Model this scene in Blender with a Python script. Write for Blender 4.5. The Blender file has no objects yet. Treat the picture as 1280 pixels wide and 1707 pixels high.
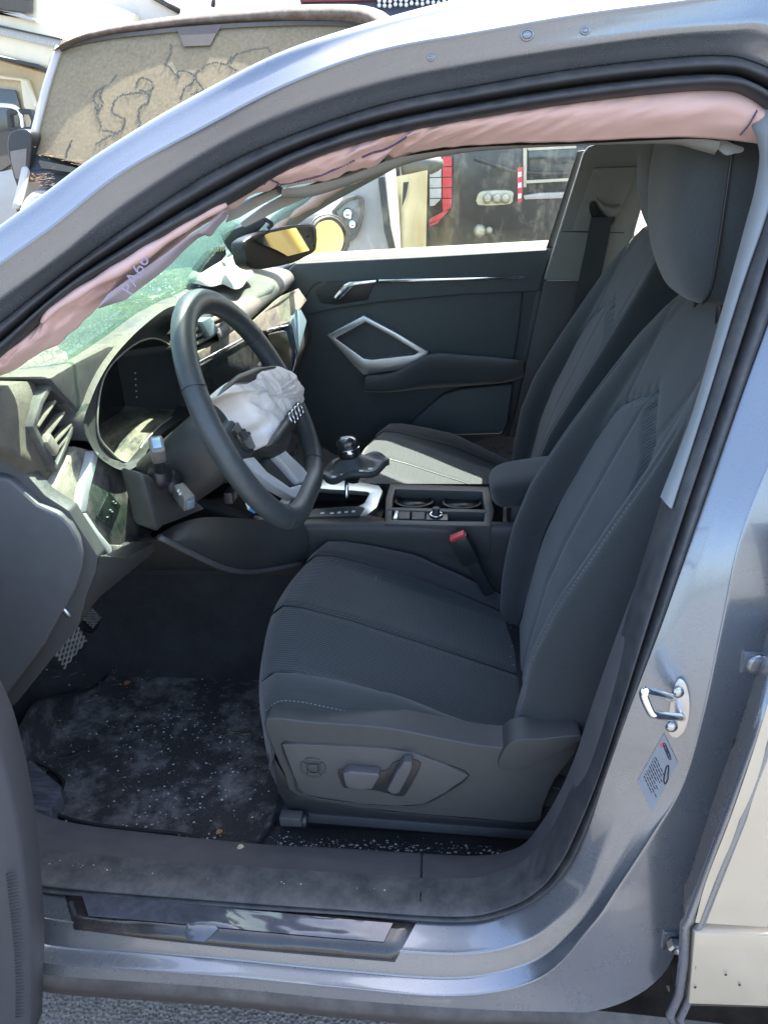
import bpy, bmesh, math, random
import numpy as np
from mathutils import Vector, Matrix
random.seed(7)
rng = np.random.default_rng(11)
sc = bpy.context.scene
col = sc.collection

# ------------------------------------------------------------------ camera
W, H = 1280.0, 1707.0
FPX = 1285.6
CAM = np.array([-.148, -1.533, 1.413])
YAW, PIT, ROLL = .11, .4468, -.04
_f = np.array([-math.sin(YAW)*math.cos(PIT), math.cos(YAW)*math.cos(PIT), -math.sin(PIT)])
_r = np.cross(_f, [0, 0, 1]); _r /= np.linalg.norm(_r); _u = np.cross(_r, _f)
RT = _r*math.cos(ROLL)+_u*math.sin(ROLL)
UP = -_r*math.sin(ROLL)+_u*math.cos(ROLL)
cd = bpy.data.cameras.new('camera')
cd.sensor_fit = 'VERTICAL'; cd.sensor_height = 36; cd.sensor_width = 27
cd.lens = FPX*36/H; cd.clip_start = .02; cd.clip_end = 3000
co = bpy.data.objects.new('camera', cd); col.objects.link(co)
M = Matrix.Identity(4)
for i in range(3):
    M[i][0], M[i][1], M[i][2], M[i][3] = RT[i], UP[i], -_f[i], CAM[i]
co.matrix_world = M
sc.camera = co

# ------------------------------------------------------------------ sky, sun, exposure
TS = Vector((.30, .50, 1.0)).normalized()          # towards the sun: high, over the far rear side
elev = math.asin(TS.z); azim = math.atan2(TS.x, TS.y)
wd = bpy.data.worlds.new('World'); sc.world = wd; wd.use_nodes = True
nt = wd.node_tree; bg = nt.nodes['Background']
sky = nt.nodes.new('ShaderNodeTexSky'); sky.sky_type = 'NISHITA'; sky.sun_disc = False
sky.sun_elevation = elev; sky.sun_rotation = azim; sky.air_density = 1.0; sky.dust_density = 3.0
nt.links.new(sky.outputs[0], bg.inputs[0]); bg.inputs[1].default_value = .15
sd = bpy.data.lights.new('sun', 'SUN'); sd.energy = 5.0; sd.angle = math.radians(.5); sd.color = (1, .955, .86)
so = bpy.data.objects.new('sun', sd); col.objects.link(so)
so.rotation_euler = (-TS).to_track_quat('-Z', 'Y').to_euler()
so.location = (2, 3, 8)
sc.view_settings.view_transform = 'Standard'; sc.view_settings.look = 'None'
sc.view_settings.exposure = 2.5; sc.view_settings.gamma = 1
sc.cycles.use_denoising = True
sc.cycles.max_bounces = 10; sc.cycles.diffuse_bounces = 5; sc.cycles.transparent_max_bounces = 24
sc.cycles.caustics_reflective = False; sc.cycles.caustics_refractive = False
sc.cycles.sample_clamp_indirect = 6

# ------------------------------------------------------------------ points
def ray(px, py): return _f+RT*(px-W/2)/FPX-UP*(py-H/2)/FPX
def U(px, py, x=None, y=None, z=None):
    d = ray(px, py)
    t = (x-CAM[0])/d[0] if x is not None else (y-CAM[1])/d[1] if y is not None else (z-CAM[2])/d[2]
    return CAM+t*d
def Yap(z): return np.interp(z, [.2, .4, .5, .8, 1., 1.2, 1.5, 1.6], [-.80, -.79, -.80, -.80, -.76, -.68, -.58, -.5])
def S(px, py, off=0):                                # point on the car's left side skin
    d = ray(px, py); t = .8
    for _ in range(60):
        q = CAM+t*d; t += ((Yap(q[2])+off)-q[1])/d[1]*.6
    return CAM+t*d
def A(*v): return np.array(v, float)
def cr(P, n=6, closed=False):                        # Catmull-Rom through the points
    P = [np.asarray(p, float) for p in P]; m = len(P); out = []
    for i in range(m if closed else m-1):
        a, b = P[i], P[(i+1) % m]
        p0 = P[i-1] if (closed or i > 0) else 2*a-b
        p3 = P[(i+2) % m] if (closed or i < m-2) else 2*b-a
        for k in range(n):
            t = k/n
            out.append(.5*(2*a+(b-p0)*t+(2*p0-5*a+4*b-p3)*t*t+(-p0+3*a-3*b+p3)*t**3))
    if not closed: out.append(P[-1])
    return out
def resample(P, n):
    P = np.array(P, float); d = np.r_[0, np.cumsum(np.linalg.norm(np.diff(P, axis=0), axis=1))]
    s = np.linspace(0, d[-1], n)
    return np.stack([np.interp(s, d, P[:, k]) for k in range(P.shape[1])], 1)
def lerp(a, b, t): return np.asarray(a)*(1-t)+np.asarray(b)*t

# ------------------------------------------------------------------ objects
def tag(o, label=None, cat=None, group=None, kind=None):
    for k, v in (('label', label), ('category', cat), ('group', group), ('kind', kind)):
        if v: o[k] = v
    return o
def thing(name, label, cat, loc=(0, 0, 0), group=None):
    o = bpy.data.objects.new(name, None); col.objects.link(o); o.location = loc; o.empty_display_size = .1
    return tag(o, label, cat, group)
def par(o, p):
    if p is not None:
        o.parent = p
        q = p; T = Vector((0, 0, 0))
        while q is not None: T = T+q.location; q = q.parent
        if p.type == 'EMPTY': o.matrix_parent_inverse = Matrix.Translation(-T)
    return o
def mk(name, V, F, mats, p=None, smooth=True, fi=None, label=None):
    me = bpy.data.meshes.new(name); me.from_pydata([tuple(map(float, v)) for v in V], [], F)
    if not isinstance(mats, (list, tuple)): mats = [mats]
    for m in mats: me.materials.append(m)
    if fi is not None: me.polygons.foreach_set('material_index', fi)
    me.polygons.foreach_set('use_smooth', [smooth]*len(me.polygons)); me.update()
    o = bpy.data.objects.new(name, me); col.objects.link(o); par(o, p)
    if label: o['label'] = label
    return o
class MB:                                            # collects shapes that become ONE mesh
    def __init__(s): s.V = []; s.F = []; s.M = []; s.m = 0
    def add(s, V, F):
        b = len(s.V); s.V += [tuple(map(float, v)) for v in V]; s.F += [tuple(i+b for i in f) for f in F]; s.M += [s.m]*len(F)
        return s
    def grid(s, G, cu=False, cv=False, cap=False):
        G = np.asarray(G, float); n, m = G.shape[:2]; F = []
        for i in range(n if cu else n-1):
            for j in range(m if cv else m-1):
                F.append((i*m+j, i*m+(j+1) % m, ((i+1) % n)*m+(j+1) % m, ((i+1) % n)*m+j))
        if cap: F.append(tuple(range(m))[::-1]); F.append(tuple((n-1)*m+j for j in range(m)))
        return s.add(G.reshape(-1, 3), F)
    def tube(s, P, r, n=8, closed=False, cap=True, flat=1.0):
        P = np.array(P, float); N = len(P); rr = np.full(N, r) if np.isscalar(r) else np.asarray(r, float)
        T = np.gradient(P, axis=0) if not closed else np.roll(P, -1, 0)-np.roll(P, 1, 0)
        T /= np.linalg.norm(T, axis=1)[:, None]+1e-12
        a = np.array([0, 0, 1.]) if abs(T[0][2]) < .9 else np.array([1., 0, 0]); G = []
        nn = np.cross(T[0], a); nn /= np.linalg.norm(nn)
        for i in range(N):
            nn = nn-T[i]*(nn@T[i]); nn /= np.linalg.norm(nn)+1e-12; b = np.cross(T[i], nn)
            G.append([P[i]+rr[i]*(math.cos(q)*nn+flat*math.sin(q)*b) for q in np.arange(n)*2*math.pi/n])
        return s.grid(G, cu=closed, cv=True, cap=cap and not closed)
    def slab(s, poly, vec):                          # polygon pushed along vec
        n = len(poly); v = np.asarray(vec, float); P = [np.asarray(p, float) for p in poly]
        F = [tuple(range(n)), tuple(range(2*n-1, n-1, -1))]+[(i, n+i, n+(i+1) % n, (i+1) % n) for i in range(n)]
        return s.add(P+[p+v for p in P], F)
    def ring(s, outer, inner, vec):                  # frame between two outlines, pushed along vec
        n = len(outer); v = np.asarray(vec, float); o = [np.asarray(p) for p in outer]; i_ = [np.asarray(p) for p in inner]
        V = o+i_+[p+v for p in o]+[p+v for p in i_]; F = []
        for k in range(n):
            l = (k+1) % n
            F += [(k, l, n+l, n+k), (2*n+k, 3*n+k, 3*n+l, 2*n+l), (k, 2*n+k, 2*n+l, l), (n+k, n+l, 3*n+l, 3*n+k)]
        return s.add(V, F)
    def box(s, c, sz, R=None):
        c = np.asarray(c, float); h = np.asarray(sz, float)/2; V = []
        for a in (-1, 1):
            for b in (-1, 1):
                for d in (-1, 1):
                    q = np.array([a, b, d])*h
                    if R is not None: q = R@q
                    V.append(c+q)
        return s.add(V, [(0, 1, 3, 2), (4, 6, 7, 5), (0, 4, 5, 1), (2, 3, 7, 6), (0, 2, 6, 4), (1, 5, 7, 3)])
    def ball(s, c, r, n=12, m=8, R=None, e=1.0):
        r = np.full(3, r) if np.isscalar(r) else np.asarray(r, float); G = []
        pw = lambda q: math.copysign(abs(q)**e, q)
        for i in range(m+1):
            t = math.pi*i/m; row = []
            for j in range(n):
                a = 2*math.pi*j/n
                q = np.array([pw(math.sin(t))*pw(math.cos(a)), pw(math.sin(t))*pw(math.sin(a)), pw(math.cos(t))])*r
                row.append(np.asarray(c)+(R@q if R is not None else q))
            G.append(row)
        return s.grid(G, cv=True)
    def build(s, name, mats, p=None, smooth=False, bevel=0, seg=2, label=None, weld=False, ang=35):
        o = mk(name, s.V, s.F, mats, p, smooth, s.M, label)
        bm = bmesh.new(); bm.from_mesh(o.data)
        if weld: bmesh.ops.remove_doubles(bm, verts=bm.verts, dist=1e-5)
        bmesh.ops.recalc_face_normals(bm, faces=bm.faces)
        if bevel:
            es = [e for e in bm.edges if len(e.link_faces) == 2 and e.calc_face_angle(0) > math.radians(25)]
            bmesh.ops.bevel(bm, geom=es, offset=bevel, segments=seg, profile=.6, affect='EDGES', clamp_overlap=True)
            for f in bm.faces: f.smooth = True
        bm.to_mesh(o.data); bm.free()
        if bevel: o.data.set_sharp_from_angle(angle=math.radians(ang))
        return o
def rot(ax, a):
    return np.array(Matrix.Rotation(a, 3, ax))

# ------------------------------------------------------------------ materials
def newmat(name):
    m = bpy.data.materials.new(name); m.use_nodes = True; n = m.node_tree
    return m, n, n.nodes['Principled BSDF'], n.links.new
def nd(n, t, **k):
    x = n.nodes.new('ShaderNode'+t)
    for a, b in k.items(): setattr(x, a, b)
    return x
def mat(name, c, rough=.5, metal=0, coat=0, spec=.5, var=.12, vs=30, bump=0, bs=400, sheen=0, dust=0, dcol=(.42, .38, .29), dscale=6, tex='NOISE', up=True, stretch=None, dlo=.35, dhi=.68):
    m, n, b, L = newmat(name)
    tc = nd(n, 'TexCoord'); co_ = tc.outputs['Object']
    b.inputs['Roughness'].default_value = rough; b.inputs['Metallic'].default_value = metal
    b.inputs['Coat Weight'].default_value = coat; b.inputs['Coat Roughness'].default_value = .06
    b.inputs['Specular IOR Level'].default_value = spec
    b.inputs['Sheen Weight'].default_value = sheen
    no = nd(n, 'TexNoise'); no.inputs['Scale'].default_value = vs; no.inputs['Detail'].default_value = 6; L(co_, no.inputs['Vector'])
    ra = nd(n, 'ValToRGB'); e = ra.color_ramp.elements
    e[0].position = .3; e[1].position = .7
    e[0].color = (*[x*(1-var) for x in c], 1); e[1].color = (*[min(1, x*(1+var)) for x in c], 1)
    L(no.outputs['Fac'], ra.inputs[0]); out = ra.outputs[0]
    if dust:
        d1 = nd(n, 'TexNoise'); d1.inputs['Scale'].default_value = dscale; d1.inputs['Detail'].default_value = 9; d1.inputs['Roughness'].default_value = .72
        if stretch:
            mp = nd(n, 'Mapping'); mp.inputs['Scale'].default_value = stretch; L(co_, mp.inputs[0]); L(mp.outputs[0], d1.inputs['Vector'])
        else: L(co_, d1.inputs['Vector'])
        d2 = nd(n, 'TexNoise'); d2.inputs['Scale'].default_value = 900; d2.inputs['Detail'].default_value = 2; L(co_, d2.inputs['Vector'])
        mr = nd(n, 'MapRange'); mr.inputs[1].default_value = dlo; mr.inputs[2].default_value = dhi; L(d1.outputs['Fac'], mr.inputs[0])
        mu = nd(n, 'Math', operation='MULTIPLY'); L(mr.outputs[0], mu.inputs[0])
        mr2 = nd(n, 'MapRange'); mr2.inputs[1].default_value = .3; mr2.inputs[2].default_value = .6; mr2.inputs[3].default_value = .55; L(d2.outputs['Fac'], mr2.inputs[0]); L(mr2.outputs[0], mu.inputs[1])
        m3 = nd(n, 'Math', operation='MULTIPLY'); L(mu.outputs[0], m3.inputs[0]); m3.inputs[1].default_value = dust; m3.use_clamp = True
        fac = m3.outputs[0]
        if up:                                       # dust settles on what faces up
            ge = nd(n, 'NewGeometry'); sx = nd(n, 'SeparateXYZ'); L(ge.outputs['Normal'], sx.inputs[0])
            mr3 = nd(n, 'MapRange'); mr3.inputs[1].default_value = -.15; mr3.inputs[2].default_value = .6; L(sx.outputs['Z'], mr3.inputs[0])
            m4 = nd(n, 'Math', operation='MULTIPLY'); L(fac, m4.inputs[0]); L(mr3.outputs[0], m4.inputs[1]); fac = m4.outputs[0]
        mx = nd(n, 'MixRGB'); L(fac, mx.inputs[0]); L(out, mx.inputs[1]); mx.inputs[2].default_value = (*dcol, 1); out = mx.outputs[0]
        rm = nd(n, 'MapRange'); rm.inputs[3].default_value = rough; rm.inputs[4].default_value = max(rough, .9); L(fac, rm.inputs[0]); L(rm.outputs[0], b.inputs['Roughness'])
    L(out, b.inputs['Base Color'])
    if bump:
        if tex == 'NOISE':
            t = nd(n, 'TexNoise'); t.inputs['Scale'].default_value = bs; t.inputs['Detail'].default_value = 3; o_ = t.outputs['Fac']
        else:
            t = nd(n, 'TexVoronoi'); t.inputs['Scale'].default_value = bs; o_ = t.outputs['Distance']
        L(co_, t.inputs['Vector'])
        bp = nd(n, 'Bump'); bp.inputs['Strength'].default_value = bump; bp.inputs['Distance'].default_value = .002; L(o_, bp.inputs['Height']); L(bp.outputs[0], b.inputs['Normal'])
    return m
def emissive_free_glass(name, tint=(.93, .97, .95), gloss=.08, dirt=0, dcol=(.5, .52, .45), dscale=14, stretch=(1, 1, .15)):
    """a thin pane: clear, with a reflection by angle and a film of dirt"""
    m, n, b, L = newmat(name); n.nodes.remove(b); o = n.nodes['Material Output']
    tr = nd(n, 'BsdfTransparent'); tr.inputs[0].default_value = (*tint, 1)
    gl = nd(n, 'BsdfGlossy'); gl.inputs['Roughness'].default_value = .02
    fr = nd(n, 'Fresnel'); fr.inputs[0].default_value = 1.45
    mx = nd(n, 'MixShader'); L(fr.outputs[0], mx.inputs[0]); L(tr.outputs[0], mx.inputs[1]); L(gl.outputs[0], mx.inputs[2]); out = mx.outputs[0]
    if dirt:
        tc = nd(n, 'TexCoord'); mp = nd(n, 'Mapping'); mp.inputs['Scale'].default_value = stretch; L(tc.outputs['Object'], mp.inputs[0])
        no = nd(n, 'TexNoise'); no.inputs['Scale'].default_value = dscale; no.inputs['Detail'].default_value = 10; no.inputs['Roughness'].default_value = .75; L(mp.outputs[0], no.inputs['Vector'])
        mr = nd(n, 'MapRange'); mr.inputs[1].default_value = .5; mr.inputs[2].default_value = .74; mr.inputs[3].default_value = .12*dirt; mr.inputs[4].default_value = dirt; L(no.outputs['Fac'], mr.inputs[0])
        df = nd(n, 'BsdfDiffuse'); df.inputs[0].default_value = (*dcol, 1)
        tl = nd(n, 'BsdfTranslucent'); tl.inputs[0].default_value = (*dcol, 1); ad = nd(n, 'MixShader'); ad.inputs[0].default_value = .5
        L(df.outputs[0], ad.inputs[1]); L(tl.outputs[0], ad.inputs[2])
        m2 = nd(n, 'MixShader'); L(mr.outputs[0], m2.inputs[0]); L(out, m2.inputs[1]); L(ad.outputs[0], m2.inputs[2]); out = m2.outputs[0]
    L(out, o.inputs[0]); return m

PAINT = mat('silver_paint', (.20, .22, .248), .26, .66, 1.0, var=.16, vs=1500, bump=0, dust=.10, dscale=25, dcol=(.25, .24, .22), up=False)
PAINTW = mat('sun_tinted_paint', (.50, .435, .33), .45, .25, .5, var=.05, vs=1500, dust=.5, dscale=18, dcol=(.58, .51, .40), up=False)  # body paint with reflected sunlight put into a cream tint
RUBBER = mat('rubber_seal', (.030, .033, .038), .5, var=.15, vs=40, dust=.35, dscale=30, dcol=(.25, .23, .2))
PLAST = mat('charcoal_plastic', (.047, .0495, .0495), .48, var=.06, vs=60, bump=.25, bs=1400)
PLASTD = mat('black_plastic', (.018, .02, .023), .38, var=.06, vs=60)
PLASTG = mat('grey_trim', (.21, .23, .24), .6, var=.04, vs=40, bump=.1, bs=900)
SILLT = mat('sill_trim', (.088, .084, .086), .55, var=.1, vs=25, bump=.2, bs=1200, dust=.12, dscale=22, dcol=(.3, .3, .32))
DASH = mat('dusty_dash', (.040, .044, .048), .6, var=.1, vs=50, bump=.35, bs=700, dust=1.1, dscale=11, dcol=(.135, .122, .088))
DUSTY = mat('dusty_black', (.022, .025, .027), .62, var=.1, vs=50, dust=.5, dscale=40, dcol=(.34, .33, .28), up=False)
DASHE = mat('dusty_dash_end', (.05, .05, .046), .6, var=.1, vs=50, bump=.3, bs=700, dust=1.1, dscale=28, dcol=(.115, .105, .077), up=False, dlo=.25, dhi=.6)
SATIN = mat('satin_bright', (.80, .82, .83), .42, .55, var=.03, vs=100)  # pale base brightens the metal in place of reflected sky
FLOORD = mat('dust_layer', (.05, .05, .045), .7, var=.2, vs=50, dust=1.8, dscale=16, dcol=(.20, .182, .135), stretch=(2.5, .6, 1), up=False)
CHROME = mat('chrome', (.82, .84, .86), .12, 1, var=.02)
ALU = mat('satin_aluminium', (.58, .62, .64), .34, .9, var=.03, vs=200)
ALUB = mat('blue_satin_trim', (.30, .44, .52), .35, .6, var=.04, vs=80)
FAB = mat('seat_fabric', (.029, .034, .0355), .92, var=.12, vs=300, bump=.5, bs=1100, sheen=.25)
def weave(name, c):
    m = mat(name, c, .95, var=.1, vs=200, sheen=.25); n = m.node_tree; b = n.nodes['Principled BSDF']; L = n.links.new
    tc = nd(n, 'TexCoord'); w1 = nd(n, 'TexWave'); w1.inputs['Scale'].default_value = 55; w1.inputs['Distortion'].default_value = .6; w1.bands_direction = 'Y'
    w2 = nd(n, 'TexWave'); w2.inputs['Scale'].default_value = 90; w2.bands_direction = 'Z'; w2.inputs['Distortion'].default_value = 1.2
    L(tc.outputs['Object'], w1.inputs[0]); L(tc.outputs['Object'], w2.inputs[0])
    ad = nd(n, 'Math', operation='ADD'); L(w1.outputs['Fac'], ad.inputs[0]); L(w2.outputs['Fac'], ad.inputs[1])
    bp = nd(n, 'Bump'); bp.inputs['Strength'].default_value = .45; bp.inputs['Distance'].default_value = .0012; L(ad.outputs[0], bp.inputs['Height']); L(bp.outputs[0], b.inputs['Normal'])
    return m
FABH = mat('seat_fabric_lit', (.055, .065, .069), .9, var=.1, vs=300, bump=.4, bs=1100, sheen=.25)  # seat fabric again, lightened for the light on the headrests
INS = weave('seat_insert_weave', (.028, .036, .040))
STITCH = mat('stitching', (.16, .165, .17), .8, var=.2, vs=400)
LEATHER = mat('black_leather', (.046, .055, .057), .42, var=.1, vs=80, bump=.15, bs=900)
CARPET = mat('carpet', (.032, .032, .033), .98, var=.35, vs=500, bump=.9, bs=700, dust=.25, dscale=9, dcol=(.16, .16, .17), up=False)
MATT = mat('floor_mat_carpet', (.046, .045, .045), .98, var=.4, vs=420, bump=.9, bs=600, dust=1.2, dscale=11, dcol=(.36, .345, .33), up=False, dlo=.46, dhi=.76)
HEAD = mat('headliner', (.27, .272, .25), .95, var=.04, vs=300, bump=.15, bs=1500)
PINK = mat('pink_airbag_cloth', (.66, .44, .40), .85, var=.07, vs=14, bump=.12, bs=1800, sheen=.2)
LILAC = mat('pale_airbag_cloth', (.36, .31, .345), .85, var=.05, vs=14, bump=.12, bs=1800)
WHITEC = mat('white_airbag_cloth', (.78, .72, .65), .9, var=.06, vs=25, bump=.2, bs=1300)
SCREEN = mat('glass_black', (.012, .016, .016), .12, coat=.6, var=.2, vs=20, dust=.18, dscale=30, dcol=(.3, .3, .26), up=False)
RED = mat('red_button', (.62, .05, .06), .4, var=.05)
REDW = mat('red_reflector', (.62, .06, .08), .45, var=.1, vs=60)
WHT = mat('white_print', (.7, .72, .72), .6, var=.05)
INK = mat('dark_print', (.03, .03, .05), .7, var=.05)
BLUE = mat('blue_tag', (.03, .22, .62), .5, var=.05)
# ------------------------------------------------------------------ ground
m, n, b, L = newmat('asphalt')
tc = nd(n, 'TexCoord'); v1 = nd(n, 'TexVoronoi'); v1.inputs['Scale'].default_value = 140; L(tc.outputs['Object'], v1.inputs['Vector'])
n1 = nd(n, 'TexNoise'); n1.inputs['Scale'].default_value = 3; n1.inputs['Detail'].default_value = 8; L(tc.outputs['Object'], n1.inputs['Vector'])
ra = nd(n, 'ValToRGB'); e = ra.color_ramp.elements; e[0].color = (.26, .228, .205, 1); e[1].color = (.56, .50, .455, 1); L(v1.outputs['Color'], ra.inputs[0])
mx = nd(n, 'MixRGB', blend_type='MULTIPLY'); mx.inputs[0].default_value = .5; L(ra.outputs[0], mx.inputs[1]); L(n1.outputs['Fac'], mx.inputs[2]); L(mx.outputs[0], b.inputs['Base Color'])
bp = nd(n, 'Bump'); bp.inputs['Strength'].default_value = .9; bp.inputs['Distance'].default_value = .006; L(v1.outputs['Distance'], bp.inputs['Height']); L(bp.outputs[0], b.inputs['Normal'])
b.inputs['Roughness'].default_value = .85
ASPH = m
YARD = mat('yard_asphalt', (.115, .108, .10), .9, var=.35, vs=9, bump=.6, bs=140)  # unseen yard kept dark to dim its reflection in the pillar
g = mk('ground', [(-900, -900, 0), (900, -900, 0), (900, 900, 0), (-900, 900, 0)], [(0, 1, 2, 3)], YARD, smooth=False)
tag(mk('pale_ground_sheet', [(-6, -1.35, .004), (6, -1.35, .004), (6, 1.6, .004), (-6, 1.6, .004)], [(0, 1, 2, 3)], ASPH, smooth=False), kind='structure')  # added pale sheet, lifts the ground strip in the car's shadow
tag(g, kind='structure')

# ------------------------------------------------------------------ the car and its left side
CAR = thing('car', 'silver blue crashed car seen through its open front door, airbags deployed', 'car', (0, 0, 0))
ST = [  # rows: the aperture's edge going round; columns: seal lip, paint start, then outwards
 [(-120,690),(-120,632),(-120,586),(-120,528),(-120,466)],
 [(0,597),(0,537),(0,499),(0,440),(0,377)],
 [(120,490),(115,447),(105,424),(92,374),(70,326)],
 [(240,417),(225,367),(212,338),(200,289),(165,256)],
 [(375,342),(360,280),(355,249),(340,211),(320,163)],
 [(500,273),(490,222),(488,184),(480,139),(465,88)],
 [(640,227),(640,172),(640,135),(630,84),(620,36)],
 [(800,195),(800,140),(800,102),(800,52),(780,-6)],
 [(960,170),(960,113),(960,76),(960,24),(950,-40)],
 [(1110,153),(1106,96),(1110,55),(1110,4),(1110,-60)],
 [(1203,149),(1194,91),(1210,47),(1220,-10),(1220,-75)],
 [(1245,160),(1245,98),(1275,46),(1300,-18),(1310,-80)],
 [(1285,192),(1310,132),(1350,90),(1390,30),(1420,-40)],
 [(1299,250),(1338,205),(1376,185),(1420,160),(1460,120)],
 [(1287,315),(1338,320),(1366,325),(1402,330),(1440,335)],
 [(1239,460),(1300,480),(1325,487),(1360,495),(1390,505)],
 [(1180,650),(1238,655),(1262,663),(1295,675),(1320,685)],
 [(1117,846),(1165,862),(1186,870),(1215,876),(1240,880)],
 [(1066,1010),(1107,1030),(1138,1042),(1172,1045),(1205,1040)],
 [(1017,1180),(1050,1180),(1100,1195),(1140,1195),(1172,1195)],
 [(985,1280),(1012,1287),(1058,1300),(1100,1305),(1138,1310)],
 [(953,1355),(980,1380),(1012,1400),(1050,1400),(1088,1392)],
 [(925,1412),(947,1447),(972,1484),(1000,1490),(1030,1480)],
 [(890,1457),(905,1490),(922,1537),(950,1555),(985,1545)],
 [(840,1485),(850,1519),(865,1572),(882,1605),(900,1630)],
 [(760,1500),(760,1535),(760,1590),(760,1630),(760,1660)],
 [(560,1489),(560,1521),(560,1577),(560,1617),(560,1645)],
 [(400,1477),(400,1512),(400,1563),(400,1601),(400,1629)],
 [(250,1466),(250,1500),(250,1548),(250,1588),(250,1618)],
 [(100,1452),(100,1489),(100,1535),(100,1577),(100,1608)],
 [(40,1440),(40,1476),(40,1520),(40,1562),(40,1598)],
 [(-60,1410),(-60,1445),(-60,1492),(-60,1535),(-60,1575)],
 [(-300,1330),(-300,1370),(-300,1415),(-300,1460),(-300,1500)]]
ROOF = [.02, 0, -.029, -.050, -.030]; BP = [.02, 0, -.009, -.018, -.024]; SILL = [.02, 0, -.044, -.055, -.076]
def offs(i):
    if i <= 11: return ROOF
    if i <= 14: return lerp(ROOF, BP, (i-11)/3)
    if i <= 20: return BP
    if i <= 25: return lerp(BP, SILL, (i-20)/5)
    return SILL
RING = np.array([[S(*q, o) for q, o in zip(r, offs(i))] for i, r in enumerate(ST)])
L0, L1 = RING[:, 0], RING[:, 1]
nS = len(ST)
outer = []
for i in range(nS):
    p = RING[i, 4]
    if i <= 4: outer.append(p+A(0, .07, .012))
    elif i <= 11: outer.append(p+A(0, .22, .016))
    elif i <= 13: outer.append(p+A(.15, .10, .0))
    elif i <= 22: outer.append(p+A(.10, .014, -.01))
    elif i == 23: outer.append(p+A(.10, .008, -.10))
    elif i == 24: outer.append(p+A(.06, -.006, -.06))
    else: outer.append(p+A(0, -.004, -.022))
cols = [[RING[i, k] for i in range(nS)] for k in range(1, 5)]+[outer]
dense = [cr(c, 8) for c in cols]                      # along the edge
def prow(i):
    q = [dense[k][i] for k in range(5)]; s_ = i/8
    soft, hard = (.6, .4), (.86, .14)
    k2, k3, k4 = (soft, hard, soft) if s_ < 12 else (soft, soft, hard) if s_ < 21 else (hard, hard, hard)
    if 21 <= s_ < 25: t = (s_-21)/4; k2 = k3 = tuple(lerp(soft, hard, t))
    return cr([q[0], lerp(q[0], q[1], k2[0]), q[1], lerp(q[1], q[2], k2[1]), lerp(q[1], q[2], k3[0]), q[2], lerp(q[2], q[3], k3[1]), lerp(q[2], q[3], k4[0]), q[3], lerp(q[3], q[4], k4[1]), q[4]], 3)
rows = [prow(i) for i in range(len(dense[0]))]
mb = MB().grid(rows)
# flange turned inwards behind the rubber seal
inn = cr([L1[i]*.6+L0[i]*.4+A(0, .03, 0) for i in range(nS)], 8)
mb.grid([[a, b_] for a, b_ in zip(dense[0], inn)])
frame = mb.build('body_side', PAINT, CAR, smooth=True)

# the roof skin, the far side and the bonnet give the body its volume
mb = MB()
rl = cr([outer[i] for i in range(4, 12)], 6); rl = resample(rl, 30)
rf = []
for p in rl:
    a = math.sin(min(1, (p[0]+.5)/.4)*math.pi/2) if p[0] < -.1 else 1
    rf.append([p, A(p[0]-.03, -.2, p[2]+.012), A(p[0]-.04, 0, p[2]+.018), A(p[0]-.03, .2, p[2]+.012), A(p[0], -p[1], p[2]), A(p[0]+.0, .66, p[2]-.10)])
end = [[q+A(1.8, 0, -.12) for q in rf[-1]]]
mb.grid([cr(r, 5) for r in rf+[rf[-1]]+end])
mb.build('roof', PAINT, CAR, smooth=True)

# rubber seal: two ribs with a groove
def at(i, t): return L0[i]*(1-t)+L1[i]*t
prof = [(0, .035), (-.04, .0), (.10, -.016), (.28, -.018), (.42, -.004), (.47, .012), (.52, -.002), (.66, -.012), (.84, -.008), (.97, .002), (1.02, .02)]
pr = [[at(i, t)+A(0, d, 0) for i in range(nS)] for t, d in prof]
pd = [cr(c, 8) for c in pr]
mb = MB().grid([cr([pd[k][i] for k in range(len(prof))], 3) for i in range(len(pd[0]))])
mb.build('door_seal', RUBBER, CAR, smooth=True)

# rocker moulding under the painted sill
low = [outer[i] for i in range(24, nS)]
prof2 = [(0, .003, .004), (0, -.006, -.006), (0, -.008, -.02), (0, .01, -.055), (0, .05, -.075), (0, .25, -.085)]
mb = MB().grid([cr([p+A(*d) for d in prof2], 3) for p in cr([lerp(low[0], A(.5, low[0][1], low[0][2]-.03), 1)]+low, 6)])
mb.build('rocker_moulding', mat('rocker_plastic', (.045, .041, .038), .7, var=.15, vs=60, dust=.3, dscale=20, dcol=(.3, .28, .25)), CAR, smooth=True)

# inner trim: sill and B-pillar base, then the grey pillar cover
LIN = {17: (1112, 852), 18: (1050, 1000), 19: (990, 1165), 20: (955, 1270), 21: (925, 1335), 22: (893, 1385), 23: (862, 1415), 24: (800, 1428), 25: (700, 1424), 26: (560, 1415),
       27: (430, 1408), 28: (270, 1392), 29: (130, 1374), 30: (60, 1352), 31: (-20, 1310), 32: (-200, 1260)}
rr = []
for i, q in LIN.items():
    o = .075 if i < 20 else float(np.interp(i, [20, 24], [.085, .135]))
    a = S(*q, o); b_ = L0[i]+A(0, .004, 0); m1 = lerp(b_, a, .45)+A(0, -.006, .008)
    rr.append([b_, lerp(b_, a, .15)+A(0, -.004, .004), m1, lerp(b_, a, .85)+A(0, 0, .006), a, a+A(0, .02, -.06)])
cc = [cr([r[k] for r in rr], 8) for k in range(6)]
mb = MB().grid([cr([c[i] for c in cc], 4) for i in range(len(cc[0]))])
st_ = mb.build('sill_trim', SILLT, CAR, smooth=True)
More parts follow.
